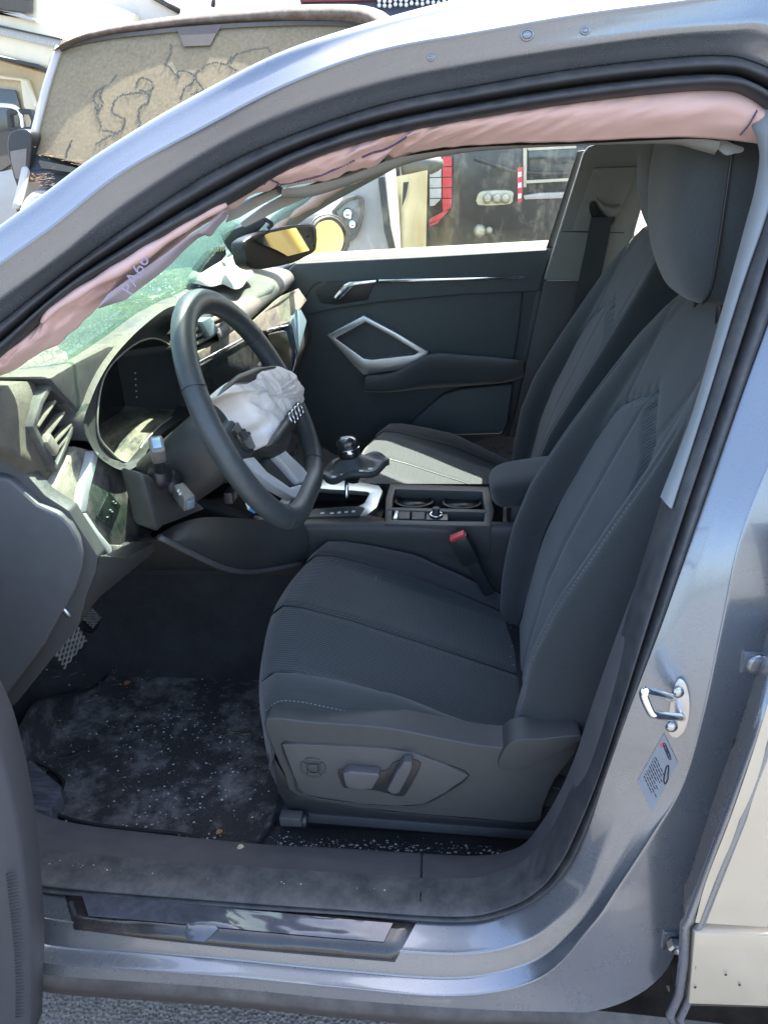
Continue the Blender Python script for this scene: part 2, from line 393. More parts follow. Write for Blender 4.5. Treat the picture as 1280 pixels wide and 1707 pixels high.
# joint between the two sill covers, and the pillar-foot joint
for q in [[(703, 1424), (701, 1500)]]:
    a = [S(703-2*t, 1424+76*t, float(np.interp(t, [0, .45, 1], [.135, .078, .024]))-.009) for t in np.linspace(0, 1, 8)]
    MB().tube(a, .0016, 5).build('joint', PLASTD, st_, smooth=True)
GL = [(1266, 172), (1252, 205), (1260, 232), (1265, 265), (1256, 320), (1240, 380), (1210, 490), (1155, 682), (1100, 828)]
GR = [(1300, 190), (1310, 230), (1304, 262), (1297, 300), (1284, 335), (1266, 390), (1231, 490), (1176, 670), (1119, 848)]
mb = MB(); G = []
for a, b_ in zip(cr(GL, 6), cr(GR, 6)):
    p, q = S(a[0], a[1], .030), S(b_[0], b_[1], .008)
    G.append([p+A(.02, .035, 0), p+A(.003, .006, 0), p, lerp(p, q, .3)+A(0, -.006, 0), lerp(p, q, .7)+A(0, -.007, 0), q, q+A(.01, .02, 0)])
mb.grid(G); gp = mb.build('pillar_cover', PLASTG, CAR, smooth=True, label='pale grey cover along the near door pillar')
# ------------------------------------------------------------------ floor, tunnel, footwell
def nz(x, y, z=0, s=1.0, seed=0):                    # cheap smooth noise
    from mathutils import noise
    return noise.noise(Vector((x*s+seed*7.3, y*s+seed*3.1, z*s)))
G = []
for x in np.linspace(-1.25, .6, 60):
    zf = .335+max(0, -(x+.96))*1.15 if x > -1.2 else .335+.34*1.15
    row = []
    for y in np.linspace(-.70, -.13, 26):
        row.append(A(x, y, zf+.004*nz(x, y, 0, 9)+(.03*max(0, (y+.20)/.07) if y > -.20 else 0)))
    row += [A(x, -.115, zf+.10), A(x, -.11, .60), A(x, -.10, .66)]
    G.append(row)
fl = MB().grid(G).build('floor_carpet', CARPET, CAR, smooth=True)
# passenger side floor and far sill
G = [[A(x, y, .335+max(0, -(x+.80))*1.1+(.05 if y > .62 else 0)) for y in (.10, .12, .3, .5, .62, .66, .74)] for x in np.linspace(-1.2, .6, 20)]
MB().grid(G).build('floor_carpet', CARPET, CAR, smooth=True)
# firewall and under-dash closing
MB().grid([[A(-1.22, y, z) for y in (-.72, 0, .74)] for z in (.5, .9, 1.08)]).build('firewall', CARPET, CAR)
# rear of the cabin: rear bench, so that nothing shines through
mb = MB(); G = []
for y in np.linspace(-.62, .66, 14):
    G.append([A(.62, y, .42), A(.60, y, .60), A(.66, y, .66), A(.95, y, .62), A(1.02, y, .68), A(1.10, y, .95), A(1.16, y, 1.14), A(1.24, y, 1.16), A(1.3, y, .9)])
mb.grid([cr(r, 4) for r in G]); mb.build('rear_bench', FAB, CAR, smooth=True)
MB().grid([[A(x, y, .335) for y in (-.72, 0, .74)] for x in (.5, .7)]).build('floor_carpet', CARPET, CAR)

# ------------------------------------------------------------------ floor mat (lies loose on the carpet)
mp_ = [(196,1104),(228,1094),(262,1093),(340,1102),(430,1115),(520,1160),(480,1290),(432,1405),(300,1391),(160,1376),(88,1352),(108,1305),(60,1268),(22,1240),(40,1205),(62,1172),(110,1160),(160,1148),(182,1125)]
def fz(p, dz):
    for _ in range(6):
        zf = .335+max(0, -(p[0]+.96))*1.15+dz
        q = U(p[2], p[3], z=zf); p = (q[0], q[1], p[2], p[3])
    return q
out = [fz((-.7, 0, a, b_), .008) for a, b_ in cr(mp_, 3, True)]
cen = np.mean(out, 0)
G = [[c+(np.asarray(o)-c)*t for o in out] for c, t in ((cen, 1.0), (cen, .985), (cen, .97), (cen, .75), (cen, .5), (cen, .25), (cen, .02))]
G = np.array(G); G[0, :, 2] -= .007; G[1, :, 2] += .003; G[2, :, 2] -= .001
for i in range(2, 7):
    for j in range(G.shape[1]):
        p = G[i, j]; p[2] = .335+max(0, -(p[0]+.96))*1.15+.008+.004*nz(p[0], p[1], 0, 9, 0)
mo = MB().grid(G, cv=True).build('floor_mat', MATT, None, smooth=True)
tag(mo, 'black carpet floor mat covered in white dust and glass in the driver footwell', 'floor mat')
# hem of the mat
# (kept as a part: a bound edge)
MB().tube([o+A(0, 0, .002) for o in out], .0035, 6, closed=True).build('hem', mat('mat_hem', (.02, .02, .024), .7, var=.2, vs=200), mo, smooth=True)

# left foot rest, dusty
fr = [(-30,1225),(2,1236),(55,1268),(104,1310),(98,1330),(82,1352),(30,1345),(-40,1330)]
pts = [U(a, b_, z=.375) for a, b_ in fr]
MB().slab(pts, (0, 0, -.05)).build('foot_rest', mat('foot_rest_plastic', (.05, .052, .06), .8, var=.3, vs=20, dust=.8, dscale=14, dcol=(.3, .3, .33), stretch=(.6, 3, 1), up=False), CAR, bevel=.006)

# pedals
def pedal(c4, y, name, lab):
    q = [U(a, b_, y=y+dy) for (a, b_), dy in zip(c4, (.03, .05, 0, -.03))]
    q = cr(q, 4, True); nrm = A(-.6, 0, -.5); nrm /= np.linalg.norm(nrm)
    o = MB().slab(q, nrm*.014).build(name, PLASTD, CAR, bevel=.003, label=lab)
    c = np.mean(q, 0); e1 = U(*c4[1], y=y+.05)-U(*c4[0], y=y+.03); e2 = U(*c4[3], y=y-.03)-U(*c4[0], y=y+.03); o0 = U(*c4[0], y=y+.03)
    for k in range(1, 8):
        for s_ in (0, 1):
            t = k/8*1.0
            a, b_ = (o0+e1*max(0, 2*t-1)+e2*min(1, 2*t), o0+e1*min(1, 2*t)+e2*max(0, 2*t-1)) if s_ == 0 else (o0+e1*max(0, 1-2*t)+e2*max(0, 2*t-1), o0+e1*min(1, 2-2*t)+e2*min(1, 2*t))
            a, b_ = lerp(a, c, .1), lerp(b_, c, .1)
            MB().tube([a-nrm*.003, b_-nrm*.003], .0022, 5).build('rib', PEDR, o)
    MB().tube([c+nrm*.008, c+nrm*.05+A(-.03, 0, .05), c+A(-.12, 0, .22)], .011, 8).build('pedal_arm', PLASTD, o, smooth=True)
    return o
PEDR = mat('pedal_rib_dust', (.20, .195, .18), .8, var=.3, vs=80)
pedal([(127,1036),(146,1068),(115,1111),(84,1089)], -.43, 'pedal', 'brake pedal with dusty diamond ribs')
pedal([(149,1010),(169,1030),(158,1052),(133,1030)], -.27, 'pedal', 'accelerator pedal')

# ------------------------------------------------------------------ seats
def seat(cy, dx, side, label, detail, hx=0):
    """side = +1: outboard is towards -y (driver)."""
    def w(v, x, z): return A(x+dx, cy+v*side, z)      # v<0 is outboard
    # --- base
    root = MB()
    for v in (-.20, .20):
        root.box(w(v, -.20, .375), (.52, .05, .035)); root.box(w(v, -.02, .45), (.04, .03, .14)); root.box(w(v, -.36, .46), (.04, .03, .14))
    root.box(w(0, -.2, .50), (.44, .42, .05))
    so_ = root.build('seat', PLASTD, CAR, bevel=.004, label=label)
    # --- cushion
    zc = lambda x: np.interp(x, [-.47, -.43, -.35, -.22, -.04, .06], [.658, .656, .632, .586, .518, .49])
    cb = lambda x: np.interp(x, [-.47, -.43, -.33, -.25, -.17, -.10, -.02, .06], [.010, .014, .030, .046, .040, .028, .012, .006])
    prof_ = [(-.40, .53, 0), (-.455, .535, 0), (-.487, .565, .2), (-.497, .605, .6), (-.488, .640, .9), (-.465, .658, 1)]+[(x, None, 1) for x in np.linspace(-.43, .08, 22)]
    vs_ = np.concatenate([np.linspace(-.272, -.18, 16), np.linspace(-.17, .17, 33), np.linspace(.18, .272, 16)])
    Gp = []; fi = []
    for (x, z, k) in prof_:
        row = []
        for v in vs_:
            a = abs(v); zz = z if z is not None else zc(x)
            xx = x+.045*(v/.25)**2*(1 if x < -.40 else np.interp(x, [-.40, -.2], [1, 0]))
            cres = cb(x)*max(0, 1-abs((a-.225)/.048)**2)*k
            drop = 0
            if a > .24: drop = -(.10)*(1-math.sqrt(max(0, 1-((a-.24)/.034)**2)))
            g_ = 0
            if k > .5:
                g_ -= .006*math.exp(-((a-.19)/.004)**2)     # seam of the insert
                g_ -= .0035*math.exp(-((v)/.004)**2)        # middle seam
                g_ -= .003*math.exp(-((a-.252)/.003)**2)
                g_ -= .006*(1-(min(a, .19)/.19)**2)*.0
            puff = .006*math.cos(min(1, a/.19)*math.pi/2) if a < .19 else 0
            zz = zz+cres*1.0+drop+g_+puff*k+.0015*nz(x, v, 0, 14, cy)
            row.append(w(v, xx, zz))
        Gp.append(row)
    for i in range(len(prof_)-1):
        for j in range(len(vs_)-1):
            vm = abs(vs_[j]+vs_[j+1])/2; fi.append(1 if (vm < .188 and i >= 3) else 0)
    mbc = MB().grid(Gp); mbc.M = fi
    mbc.m = 0
    mbc.grid([[Gp[i][0], Gp[i][0]+A(0, .03*side, -.05)] for i in range(len(Gp))]).grid([[Gp[i][-1], Gp[i][-1]+A(0, -.02*side, -.06)] for i in range(len(Gp))])
    mbc.build('cushion', [FAB, INS], so_, smooth=True)
    for vv in (-.19, 0, .19):
        P = [Gp[i][int(np.argmin(abs(vs_-vv)))]+A(0, 0, .0012) for i in range(4, len(prof_)-1)]
        MB().tube(cr(P, 3), .0016, 5).build('seam', PLASTD, so_, smooth=True)
    if detail:                                        # stitched seam along the outer bolster
        for vv in (-.253,):
            P = []
            for i in range(4, len(prof_)-2): P.append(Gp[i][int(np.argmin(abs(vs_-vv)))]+A(0, -.0016*side, .0016))
            P = resample(cr(P, 4), 160)
            ms = MB()
            for i in range(0, 158, 2): ms.tube([P[i], P[i+1]], .0009, 4)
            ms.build('stitching', STITCH, so_)
    # --- backrest
    bx = lambda z: np.interp(z, [.48, .60, .72, .80, .89, .97, 1.04, 1.11, 1.17, 1.20], [-.035, -.018, .006, .032, .070, .104, .134, .165, .197, .215])
    bol = lambda z: np.interp(z, [.48, .58, .70, .82, .92, 1.02, 1.12, 1.2], [.035, .045, .052, .050, .038, .022, .008, 0])
    hw = lambda z: np.interp(z, [.48, .56, .66, .85, .95, 1.03, 1.10, 1.15, 1.19, 1.205], [.225, .25, .262, .258, .248, .235, .212, .185, .150, .12])
    seam = [(-.155, .50), (-.165, .75), (-.145, .93), (-.115, 1.0), (0, 1.056), (.115, 1.0), (.145, .93), (.165, .75), (.155, .50)]
    def dseg(px_, pz_):
        d = 9
        for (a, b_), (c_, d_) in zip(seam[:-1], seam[1:]):
            ux, uz = c_-a, d_-b_; t = max(0, min(1, ((px_-a)*ux+(pz_-b_)*uz)/(ux*ux+uz*uz)))
            d = min(d, math.hypot(px_-a-ux*t, pz_-b_-uz*t))
        return d
    def inside(v, z):
        lim = np.interp(z, [.50, .75, .93, 1.0, 1.056], [.155, .165, .145, .115, 0]) if z < 1.056 else -1
        return abs(v) < lim
    zs = np.concatenate([np.linspace(.485, 1.08, 52), np.linspace(1.09, 1.205, 12)]); us = np.concatenate([np.linspace(-1, -.8, 12), np.linspace(-.78, .78, 52), np.linspace(.8, 1, 12)])
    Gb = []; fi = []
    for z in zs:
        row = []
        for q in us:
            v = q*hw(z); a = abs(q)
            x = bx(z)-bol(z)*max(0, 1-((a-.84)/.22)**2)
            if a > .88: x += .055*(1-math.sqrt(max(0, 1-((a-.88)/.12)**2)))
            x += .010*math.exp(-(dseg(v, z)/.006)**2)
            if inside(v, z): x += .004*math.exp(-(v/.005)**2)-.006*math.cos(min(1, abs(v)/.16)*math.pi/2)
            dd = abs(v)-(hw(z)-.038)
            x += .004*math.exp(-(dd/.004)**2)*(z < 1.06)
            d2 = abs(v)-np.interp(z, [1.0, 1.15, 1.21], [.10, .14, .15]); x += .004*math.exp(-(d2/.004)**2)*(z > 1.0)
            x += .0015*nz(v, z, 0, 12, cy)
            row.append(w(v, x, z))
        Gb.append(row)
    for i in range(len(zs)-1):
        for j in range(len(us)-1):
            v = (us[j]+us[j+1])/2*hw(zs[i]); fi.append(1 if inside(v, (zs[i]+zs[i+1])/2) else 0)
    mbb = MB().grid(Gb); mbb.M = fi
    # sides, top roll and back panel
    sidesL = [[Gb[i][0]+A(t*.5, 0, 0)*np.interp(zs[i], [.5, 1.2], [.26, .22])*1.0+A(0, side*s2, 0) for t, s2 in ((0, 0), (.2, -.006), (.5, -.008), (.85, 0), (1, .02))] for i in range(len(zs))]
    sidesR = [[Gb[i][-1]+A(t*.5, 0, 0)*np.interp(zs[i], [.5, 1.2], [.26, .22])+A(0, -side*s2, 0) for t, s2 in ((0, 0), (.2, -.006), (.5, -.008), (.85, 0), (1, .02))] for i in range(len(zs))]
    mbb.grid(sidesL).grid(sidesR)
    mbb.grid([[Gb[-1][j], Gb[-1][j]+A(.02, 0, .012), Gb[-1][j]+A(.06, 0, .012), Gb[-1][j]+A(.11, 0, -.01)] for j in range(len(us))])
    mbb.grid([[sidesL[i][-1], sidesR[i][-1]] for i in range(len(zs))])
    bo = mbb.build('backrest', [FAB, INS], so_, smooth=True)
    P = []
    for v, z in cr([(a, b_) for a, b_ in seam], 6):
        q = v/hw(z); i = int(np.argmin(abs(zs-z))); j = int(np.argmin(abs(us-q))); P.append(Gb[i][j]*0+w(v, bx(z)-bol(z)*max(0, 1-((abs(q)-.84)/.22)**2)+.0075, z))
    MB().tube(P, .0022, 5).build('seam', PLASTD, so_, smooth=True)
    if detail:
        for kk, dd in ((0, .036), (1, .075)):
            P = []
            for z in np.linspace(.52, .98, 40):
                v = -(hw(z)-dd); q = v/hw(z); i = int(np.argmin(abs(zs-z))); j = int(np.argmin(abs(us-q)))
                P.append(Gb[i][j]+A(-.0022, -.0005*side, 0))
            P = resample(cr(P, 2), 150); ms = MB()
            for i in range(0, 148, 2): ms.tube([P[i], P[i+1]], .0009, 4)
            ms.build('stitching', STITCH, so_)
    # --- headrest
    Gh = []
    for z, xf, xb, hwid in [(1.196, .190, .225, .05), (1.203, .158, .245, .082), (1.225, .140, .262, .100), (1.27, .121, .270, .112), (1.32, .113, .272, .116), (1.37, .111, .268, .116), (1.42, .118, .26, .110), (1.445, .130, .245, .105), (1.455, .165, .21, .05)]:
        xf += hx; xb += hx; cx_ = (xf+xb)/2; rx = (xb-xf)/2; row = []
        for k in range(40):
            a = 2*math.pi*k/40; c_, s_ = math.cos(a), math.sin(a); e_ = .62
            row.append(w(hwid*math.copysign(abs(s_)**e_, s_), cx_-rx*math.copysign(abs(c_)**e_, c_), z+.004*0))
        Gh.append(row)
    cc_ = [cr([Gh[i][k] for i in range(len(Gh))], 4) for k in range(40)]
    ho = MB().grid(np.array(cc_).transpose(1, 0, 2), cv=True, cap=True).build('headrest', FABH, so_, smooth=True)
    # welt of the headrest
    P = [w(-.112*k2, .170+hx, z) for z, k2 in ((1.205, .75), (1.225, .97), (1.27, 1.03), (1.32, 1.04), (1.38, 1.03), (1.425, .96))]
    MB().tube(cr(P, 5), .0022, 6).build('welt', PLASTD, so_, smooth=True)
    for v in (-.055, .055):
        MB().tube([w(v, .205+hx, 1.15), w(v, .20+hx, 1.23)], .006, 8).build('headrest_post', PLASTD, so_, smooth=True)
        MB().ball(w(v, .205+hx, 1.206), (.016, .018, .006), 12, 6).build('post_guide', PLASTD, so_, smooth=True)
    return so_, w
SEAT, sw = seat(-.37, 0, 1, 'driver seat with charcoal fabric and power switches', True)
SEAT2, sw2 = seat(.37, .065, -1, 'front passenger seat with charcoal fabric in patches of sun', False, .065)

# side trim of the driver seat with its switches
ys = -.655
def Q(px, py, y=ys): return U(px, py, y=y)
o1 = [(443,1199),(520,1204),(640,1213),(720,1228),(800,1243),(862,1247),(905,1238),(962,1232),(955,1262),(925,1300),(905,1345),(893,1372),(800,1366),(640,1352),(498,1328),(474,1292),(452,1240)]
pl = MB().slab([Q(*p) for p in cr(o1, 3, True)], (0, .05, 0)).build('side_trim', PLAST, SEAT, bevel=.007, seg=3)
o1b = [(456,1262),(474,1292),(498,1328),(640,1352),(800,1366),(893,1372),(905,1350),(925,1350),(905,1388),(800,1388),(640,1374),(480,1350),(462,1320)]
MB().slab([Q(*p, y=ys+.012) for p in o1b], (0, .05, 0)).build('lower_trim', PLASTD, SEAT, bevel=.004)
# rail
a, b_ = U(470, 1362, y=-.645), U(905, 1396, y=-.645)
MB().slab([a+A(0, 0, .011), b_+A(0, 0, .011), b_+A(0, 0, -.009), a+A(0, 0, -.009)], (0, .03, 0)).build('seat_rail', mat('rail_steel', (.07, .075, .085), .4, .5, var=.1), SEAT, bevel=.003)
MB().box(U(486, 1364, y=-.658), (.035, .018, .018)).build('rail_cap', PLAST, SEAT, bevel=.002)
a, b_ = U(503, 1367, y=-.655), U(512, 1368, y=-.655)
MB().tube([a, b_], .011, 8).build('rail_joint', PLASTD, SEAT, smooth=True)
o2 = [(470,1241),(500,1241),(570,1244),(640,1248),(690,1256),(740,1274),(781,1293),(742,1322),(706,1341),(660,1344),(600,1340),(506,1325),(490,1295)]
PAN = mat('switch_panel_plastic', (.066, .067, .066), .5, var=.05, vs=60, bump=.2, bs=1400)
MB().slab([Q(*p, y=ys-.0035) for p in o2], (0, .02, 0)).build('switch_panel', PAN, SEAT, bevel=.002)
gap = [Q(*p, y=ys-.001) for p in cr(o2, 3, True)]
MB().tube(gap, .0016, 5, closed=True).build('panel_gap', PLASTD, SEAT, smooth=True)
# round lumbar switch
c0 = Q(522, 1279, ys-.004); Rr = .0235
ring_o = [c0+A(math.cos(t)*Rr, 0, math.sin(t)*Rr) for t in np.arange(40)*2*math.pi/40]; ring_i = [c0+A(math.cos(t)*Rr*.86, 0, math.sin(t)*Rr*.86) for t in np.arange(40)*2*math.pi/40]
sw_ = MB().ring([p+A(0, .001, 0) for p in ring_o], [p+A(0, .001, 0) for p in ring_i], (0, .006, 0)).build('lumbar_switch', PLASTD, SEAT, bevel=.0008)
MB().slab([c0+A(sx*.0075, -.003, sz*.007) for sx, sz in ((-1, -1), (1, -1), (1, 1), (-1, 1))], (0, .008, 0)).build('button', PLAST, SEAT, bevel=.0012)
for k in range(4):
    P = []
    for r_, t0, t1 in ((.0195, -38, 38), (.0105, 38, -38)):
        for t in np.linspace(t0, t1, 7):
            a = math.radians(t+90*k); P.append(c0+A(math.cos(a)*r_, -.002, math.sin(a)*r_))
    MB().slab(P, (0, .008, 0)).build('button', PLAST, SEAT, bevel=.001)
# recess, cushion switch, backrest switch
o3 = [(563,1288),(574,1283),(640,1286),(655,1272),(680,1266),(698,1270),(700,1280),(678,1322),(664,1328),(642,1322),(625,1318),(582,1314),(572,1312)]
MB().slab([Q(*p, y=ys-.0055) for p in cr(o3, 3, True)], (0, .004, 0)).build('switch_recess', PLASTD, SEAT, bevel=.001)
o4 = [(571,1290),(582,1287),(630,1291),(633,1295),(620,1316),(600,1317),(580,1314),(575,1308)]
SWM = mat('switch_plastic', (.075, .076, .08), .45, var=.05, vs=80)
MB().slab([Q(*p, y=ys-.020) for p in o4], (0, .017, 0)).build('cushion_switch', SWM, SEAT, bevel=.0025, seg=3)
o5 = [(645,1318),(662,1285),(672,1272),(686,1271),(688,1278),(682,1292),(666,1322),(655,1325)]
MB().slab([Q(*p, y=ys-.022) for p in o5], (0, .019, 0)).build('backrest_switch', SWM, SEAT, bevel=.0025, seg=3)
# bracket at the rear of the base and hinge cover
o6 = [(845,1243),(870,1233),(905,1232),(960,1226),(965,1238),(915,1262),(880,1280),(850,1285),(830,1275)]
MB().slab([Q(*p, y=ys-.006) for p in cr(o6, 3, True)], (0, .05, 0)).build('hinge_cover', PLAST, SEAT, bevel=.005, seg=3)

# ------------------------------------------------------------------ centre console
def Cc(px, py, z): return U(px, py, z=z)
zt = .700
n0 = [U(430, 868, y=-.115), U(505, 868, y=-.115), U(660, 872, y=-.115), U(815, 876, y=-.115)]
G = []
for p in resample(np.array([n0[0]+A(-.30, 0, .02), n0[0], n0[1], n0[2], n0[3], n0[3]+A(.06, 0, 0)]), 24):
    z = zt if p[0] > -.55 else zt+(-.55-p[0])*.35
    G.append([A(p[0], -.10, .335), A(p[0], -.108, .50), A(p[0], -.112, .60), A(p[0], -.118, z-.035), A(p[0], -.117, z-.008), A(p[0], -.108, z), A(p[0], -.098, z+.001)])
mc = MB().grid([cr(r, 3) for r in G])
con = None
# top plate with the openings left free
def zpoly(pl, z): return [U(a, b_, z=z) for a, b_ in pl]
gs_o = zpoly([(440,868),(500,864),(566,861),(612,858),(628,845),(638,818),(632,809),(600,803),(540,796),(500,792)], zt+.001)
gs_i = zpoly([(490,852),(520,848),(560,845),(598,843),(607,838),(616,822),(612,819),(590,817),(550,815),(520,812)], zt+.001)
tr_o = zpoly([(640,868),(700,871),(760,872),(815,872),(815,850),(812,813),(760,813),(650,808),(645,830)], zt+.001)
# console deck pieces around
deck = [zpoly([(430,868),(505,868),(640,871),(640,864),(612,858),(500,864),(440,867)], zt), zpoly([(640,872),(818,877),(826,850),(822,808),(640,800),(638,818),(628,845),(640,862)], zt-.03)]
mc.slab(deck[0], (0, 0, -.01))
con = mc.build('centre_console', PLAST, CAR, smooth=True)
# far side wall of the console
MB().grid([[A(x, .105, .335), A(x, .11, .60), A(x, .105, zt-.01), A(x, .098, zt)] for x in np.linspace(-1.0, -.05, 8)]).build('console_side', PLAST, con, smooth=True)
# shift plate
MB().ring(gs_o, gs_i, (0, 0, -.012)).build('shift_surround', ALU, con, bevel=.003, label='satin aluminium surround of the gear lever')
MB().slab([p+A(0, 0, -.05) for p in gs_o], (0, 0, -.005)).build('shift_well', PLASTD, con)
MB().slab(zpoly([(505,862),(600,857),(608,846),(598,843),(520,848),(490,853)], zt+.004), (0, 0, -.006)).build('shift_scale', PLAST, con, bevel=.002)
for k, (a, b_) in enumerate([(537,855),(553,855),(565,854),(577,853),(589,852)]):
    MB().slab(zpoly([(a-3, b_+1.5), (a+3, b_+1), (a+3.5, b_-1.5), (a-2.5, b_-1)], zt+.0055), (0, 0, -.001)).build('scale_mark', WHT, con)
# tray with cup holders
mt = MB().ring(zpoly([(641,873),(818,877),(824,850),(814,811),(650,806),(643,830)], zt+.002), zpoly([(653,866),(806,870),(808,850),(803,819),(659,815),(654,832)], zt+.002), (0, 0, -.07))
mt.slab(zpoly([(650,868),(808,871),(806,815),(655,812)], zt-.065), (0, 0, -.005))
mt.build('cup_tray', PLAST, con, bevel=.003)
rimc = []
for cxp, cyp in ((690, 836), (770, 838)):
    c_ = U(cxp, cyp, z=zt-.02)
    MB().tube([c_+A(math.cos(t)*.042, math.sin(t)*.034, 0) for t in np.arange(28)*2*math.pi/28], .004, 6, closed=True).build('cup_ring', PLASTD, con, smooth=True)
    MB().grid([[c_+A(math.cos(t)*.042, math.sin(t)*.034, -h) for t in np.arange(28)*2*math.pi/28] for h in (0, .04)], cv=True, cap=True).build('cup_well', PLASTD, con, smooth=True)
mbx = MB().slab(zpoly([(643,850),(812,854),(812,849),(644,845)], zt+.003), (0, 0, -.05)); mbx.build('tray_bar', PLAST, con, bevel=.002)
for q in ([(662,864),(683,864),(684,851),(664,851)], [(686,865),(708,865),(708,852),(687,851)]):
    MB().slab(zpoly(q, zt+.001), (0, 0, -.02)).build('console_button', PLAST, con, bevel=.002)
MB().slab(zpoly([(655,864),(661,864),(664,851),(659,851)], zt+.003), (0, 0, -.02)).build('button_edge', ALU, con, bevel=.001)
MB().slab(zpoly([(710,866),(746,867),(746,853),(711,852)], zt-.001), (0, 0, -.02)).build('knob_plate', PLASTD, con, bevel=.001)
kc = U(727, 858, z=zt+.001)
MB().tube([kc+A(math.cos(t)*.0125, math.sin(t)*.0125, .001) for t in np.arange(24)*2*math.pi/24], .0022, 6, closed=True).build('knob_ring', CHROME, con, smooth=True)
MB().grid([[kc+A(math.cos(t)*r_, math.sin(t)*r_, h) for t in np.arange(24)*2*math.pi/24] for r_, h in ((.009, 0), (.008, .012), (.0085, .014), (.0075, .016), (.001, .015))], cv=True).build('start_knob', PLAST, con, smooth=True)
# armrest
ca = U(862, 800, y=-.02)
Rz = rot('Y', -.16)
MB().ball(ca+A(.03, .02, -.012), (.088, .075, .034), 28, 16, R=Rz, e=.55).build('armrest', FAB, con, smooth=True, label='padded fabric armrest')
MB().box(ca+A(.05, .02, -.080), (.13, .14, .11)).build('armrest_base', PLAST, con, bevel=.01)
# gear lever with its boot turned up
sb = U(576, 846, z=zt-.02); st1 = U(578, 790, y=sb[1]+.005)
lev = MB().tube([sb+A(0, 0, -.04), st1], .0048, 10).build('gear_lever', CHROME, CAR, smooth=True)
MB().tube(cr([st1+A(0, 0, -.008), st1+A(0, 0, .008), st1+A(0, 0, .028)], 4), [.010, .012, .014, .013, .012, .014, .016, .020, .026], 12).build('lever_collar', PLASTD, lev, smooth=True)
bt = U(588, 775, y=sb[1])
G = []
for k in range(48):
    a = 2*math.pi*k/48; row = []
    for t in np.linspace(0, 1, 9):
        f_ = .018+.055*t**.8
        rx, ry = f_*(1.0 if math.cos(a) < 0 else 1.1), f_*.75
        z = .012-.020*math.sin(t*2.4)-.010*t+.006*math.sin(5*a+t*3)*t+.014*math.cos(a)*t
        row.append(bt+A(math.cos(a)*rx, math.sin(a)*ry, z+.012))
    row += [row[-1]+A(0, 0, -.014), row[-1]+A(-.004*math.cos(a), -.004*math.sin(a), -.016)]
    G.append(row)
MB().grid(G, cu=True).build('gear_boot', LEATHER, lev, smooth=True, label='torn leather gear boot hanging loose round the lever')
MB().grid([[bt+A(math.cos(t)*r_, math.sin(t)*r_*.8, h) for t in np.arange(16)*2*math.pi/16] for r_, h in ((.03, -.002), (.028, -.016), (.02, -.028), (.013, -.04))], cv=True).build('boot_frame', PLASTD, lev, smooth=True)
for k in range(5):
    p = bt+A(-.035+k*.020, -.047-.001*k, -.008+.005*k); MB().box(p, (.009, .003, .003)).build('boot_clip', WHT, lev)
kb = U(581, 750, y=sb[1])
kn = MB().ball(kb+A(0, 0, .0), (.024, .021, .027), 24, 16, e=.85).build('gear_knob', PLASTD, lev, smooth=True)
MB().ball(kb+A(-.002, .001, .014), (.0235, .0205, .0165), 24, 12, e=.8).build('knob_cap', SCREEN, lev, smooth=True)
MB().tube([kb+A(math.cos(t)*.0235, math.sin(t)*.0205, .004+.004*math.cos(t)) for t in np.arange(28)*2*math.pi/28], .0015, 6, closed=True).build('knob_ring', CHROME, lev, smooth=True)
MB().ball(kb+A(.004, -.0185, -.002), (.011, .004, .008), 16, 10, R=rot('Y', .5)).build('knob_button', CHROME, lev, smooth=True)

# seat belt buckle
b0, b1 = U(762, 893, y=-.16), U(800, 962, y=-.16); dv = (b1-b0)/np.linalg.norm(b1-b0); px_ = np.cross(dv, A(0, 1, 0))
R_ = np.stack([px_, A(0, 1, 0), dv], 1)
bk = MB().box(b0+dv*.034, (.036, .026, .062), R_).build('buckle', PLASTD, CAR, bevel=.004)
MB().box(b0+dv*.001, (.031, .020, .008), R_).build('release_button', RED, bk, bevel=.0015)
MB().box(b0+dv*.10, (.024, .008, .10), R_).build('buckle_strap', PLASTD, bk, bevel=.002)
# ------------------------------------------------------------------ dashboard
XD = -.70
def D(px, py, dx=0): return U(px, py, x=XD+dx)
def dpoly(pl, dx=0): return [D(a, b_, dx) for a, b_ in pl]
# main body lofted across the car
lipz = lambda y: np.interp(y, [-.66, -.60, -.56, -.18, -.1, .1, .3, .5, .72], [1.10, 1.10, 1.06, 1.06, 1.10, 1.11, 1.105, 1.10, 1.09])
G = []
for y in np.linspace(-.655, .74, 75):
    z = lipz(y); hood = -.57 < y < -.14
    xl = np.interp(y, [-.66, -.3, -.15, 0, .4, .74], [-.745, -.74, -.68, -.635, -.62, -.66])
    if hood: xl = -.83
    zfr = np.interp(y, [-.74, .74], [1.13, 1.09])
    bot = np.interp(y, [-.74, -.55, -.3, .1, .74], [.90, .88, .86, .82, .86])
    G.append(cr([A(-1.25, y, zfr-.03), A(-1.0, y, zfr+.01), A(-.84, y, (zfr+z)/2+.014), A(xl-.05, y, z+.006), A(xl, y, z-.006), A(xl-.006, y, z-.035),
              A(xl-.014, y, z-.09), A(xl-.01, y, lerp(z, bot, .75)), A(xl, y, bot+.01), A(xl-.03, y, bot-.01), A(-.95, y, bot-.03)], 4))
dash = MB().grid(G).build('dashboard', DASH, CAR, smooth=True, label='dashboard thick with dust and broken glass')

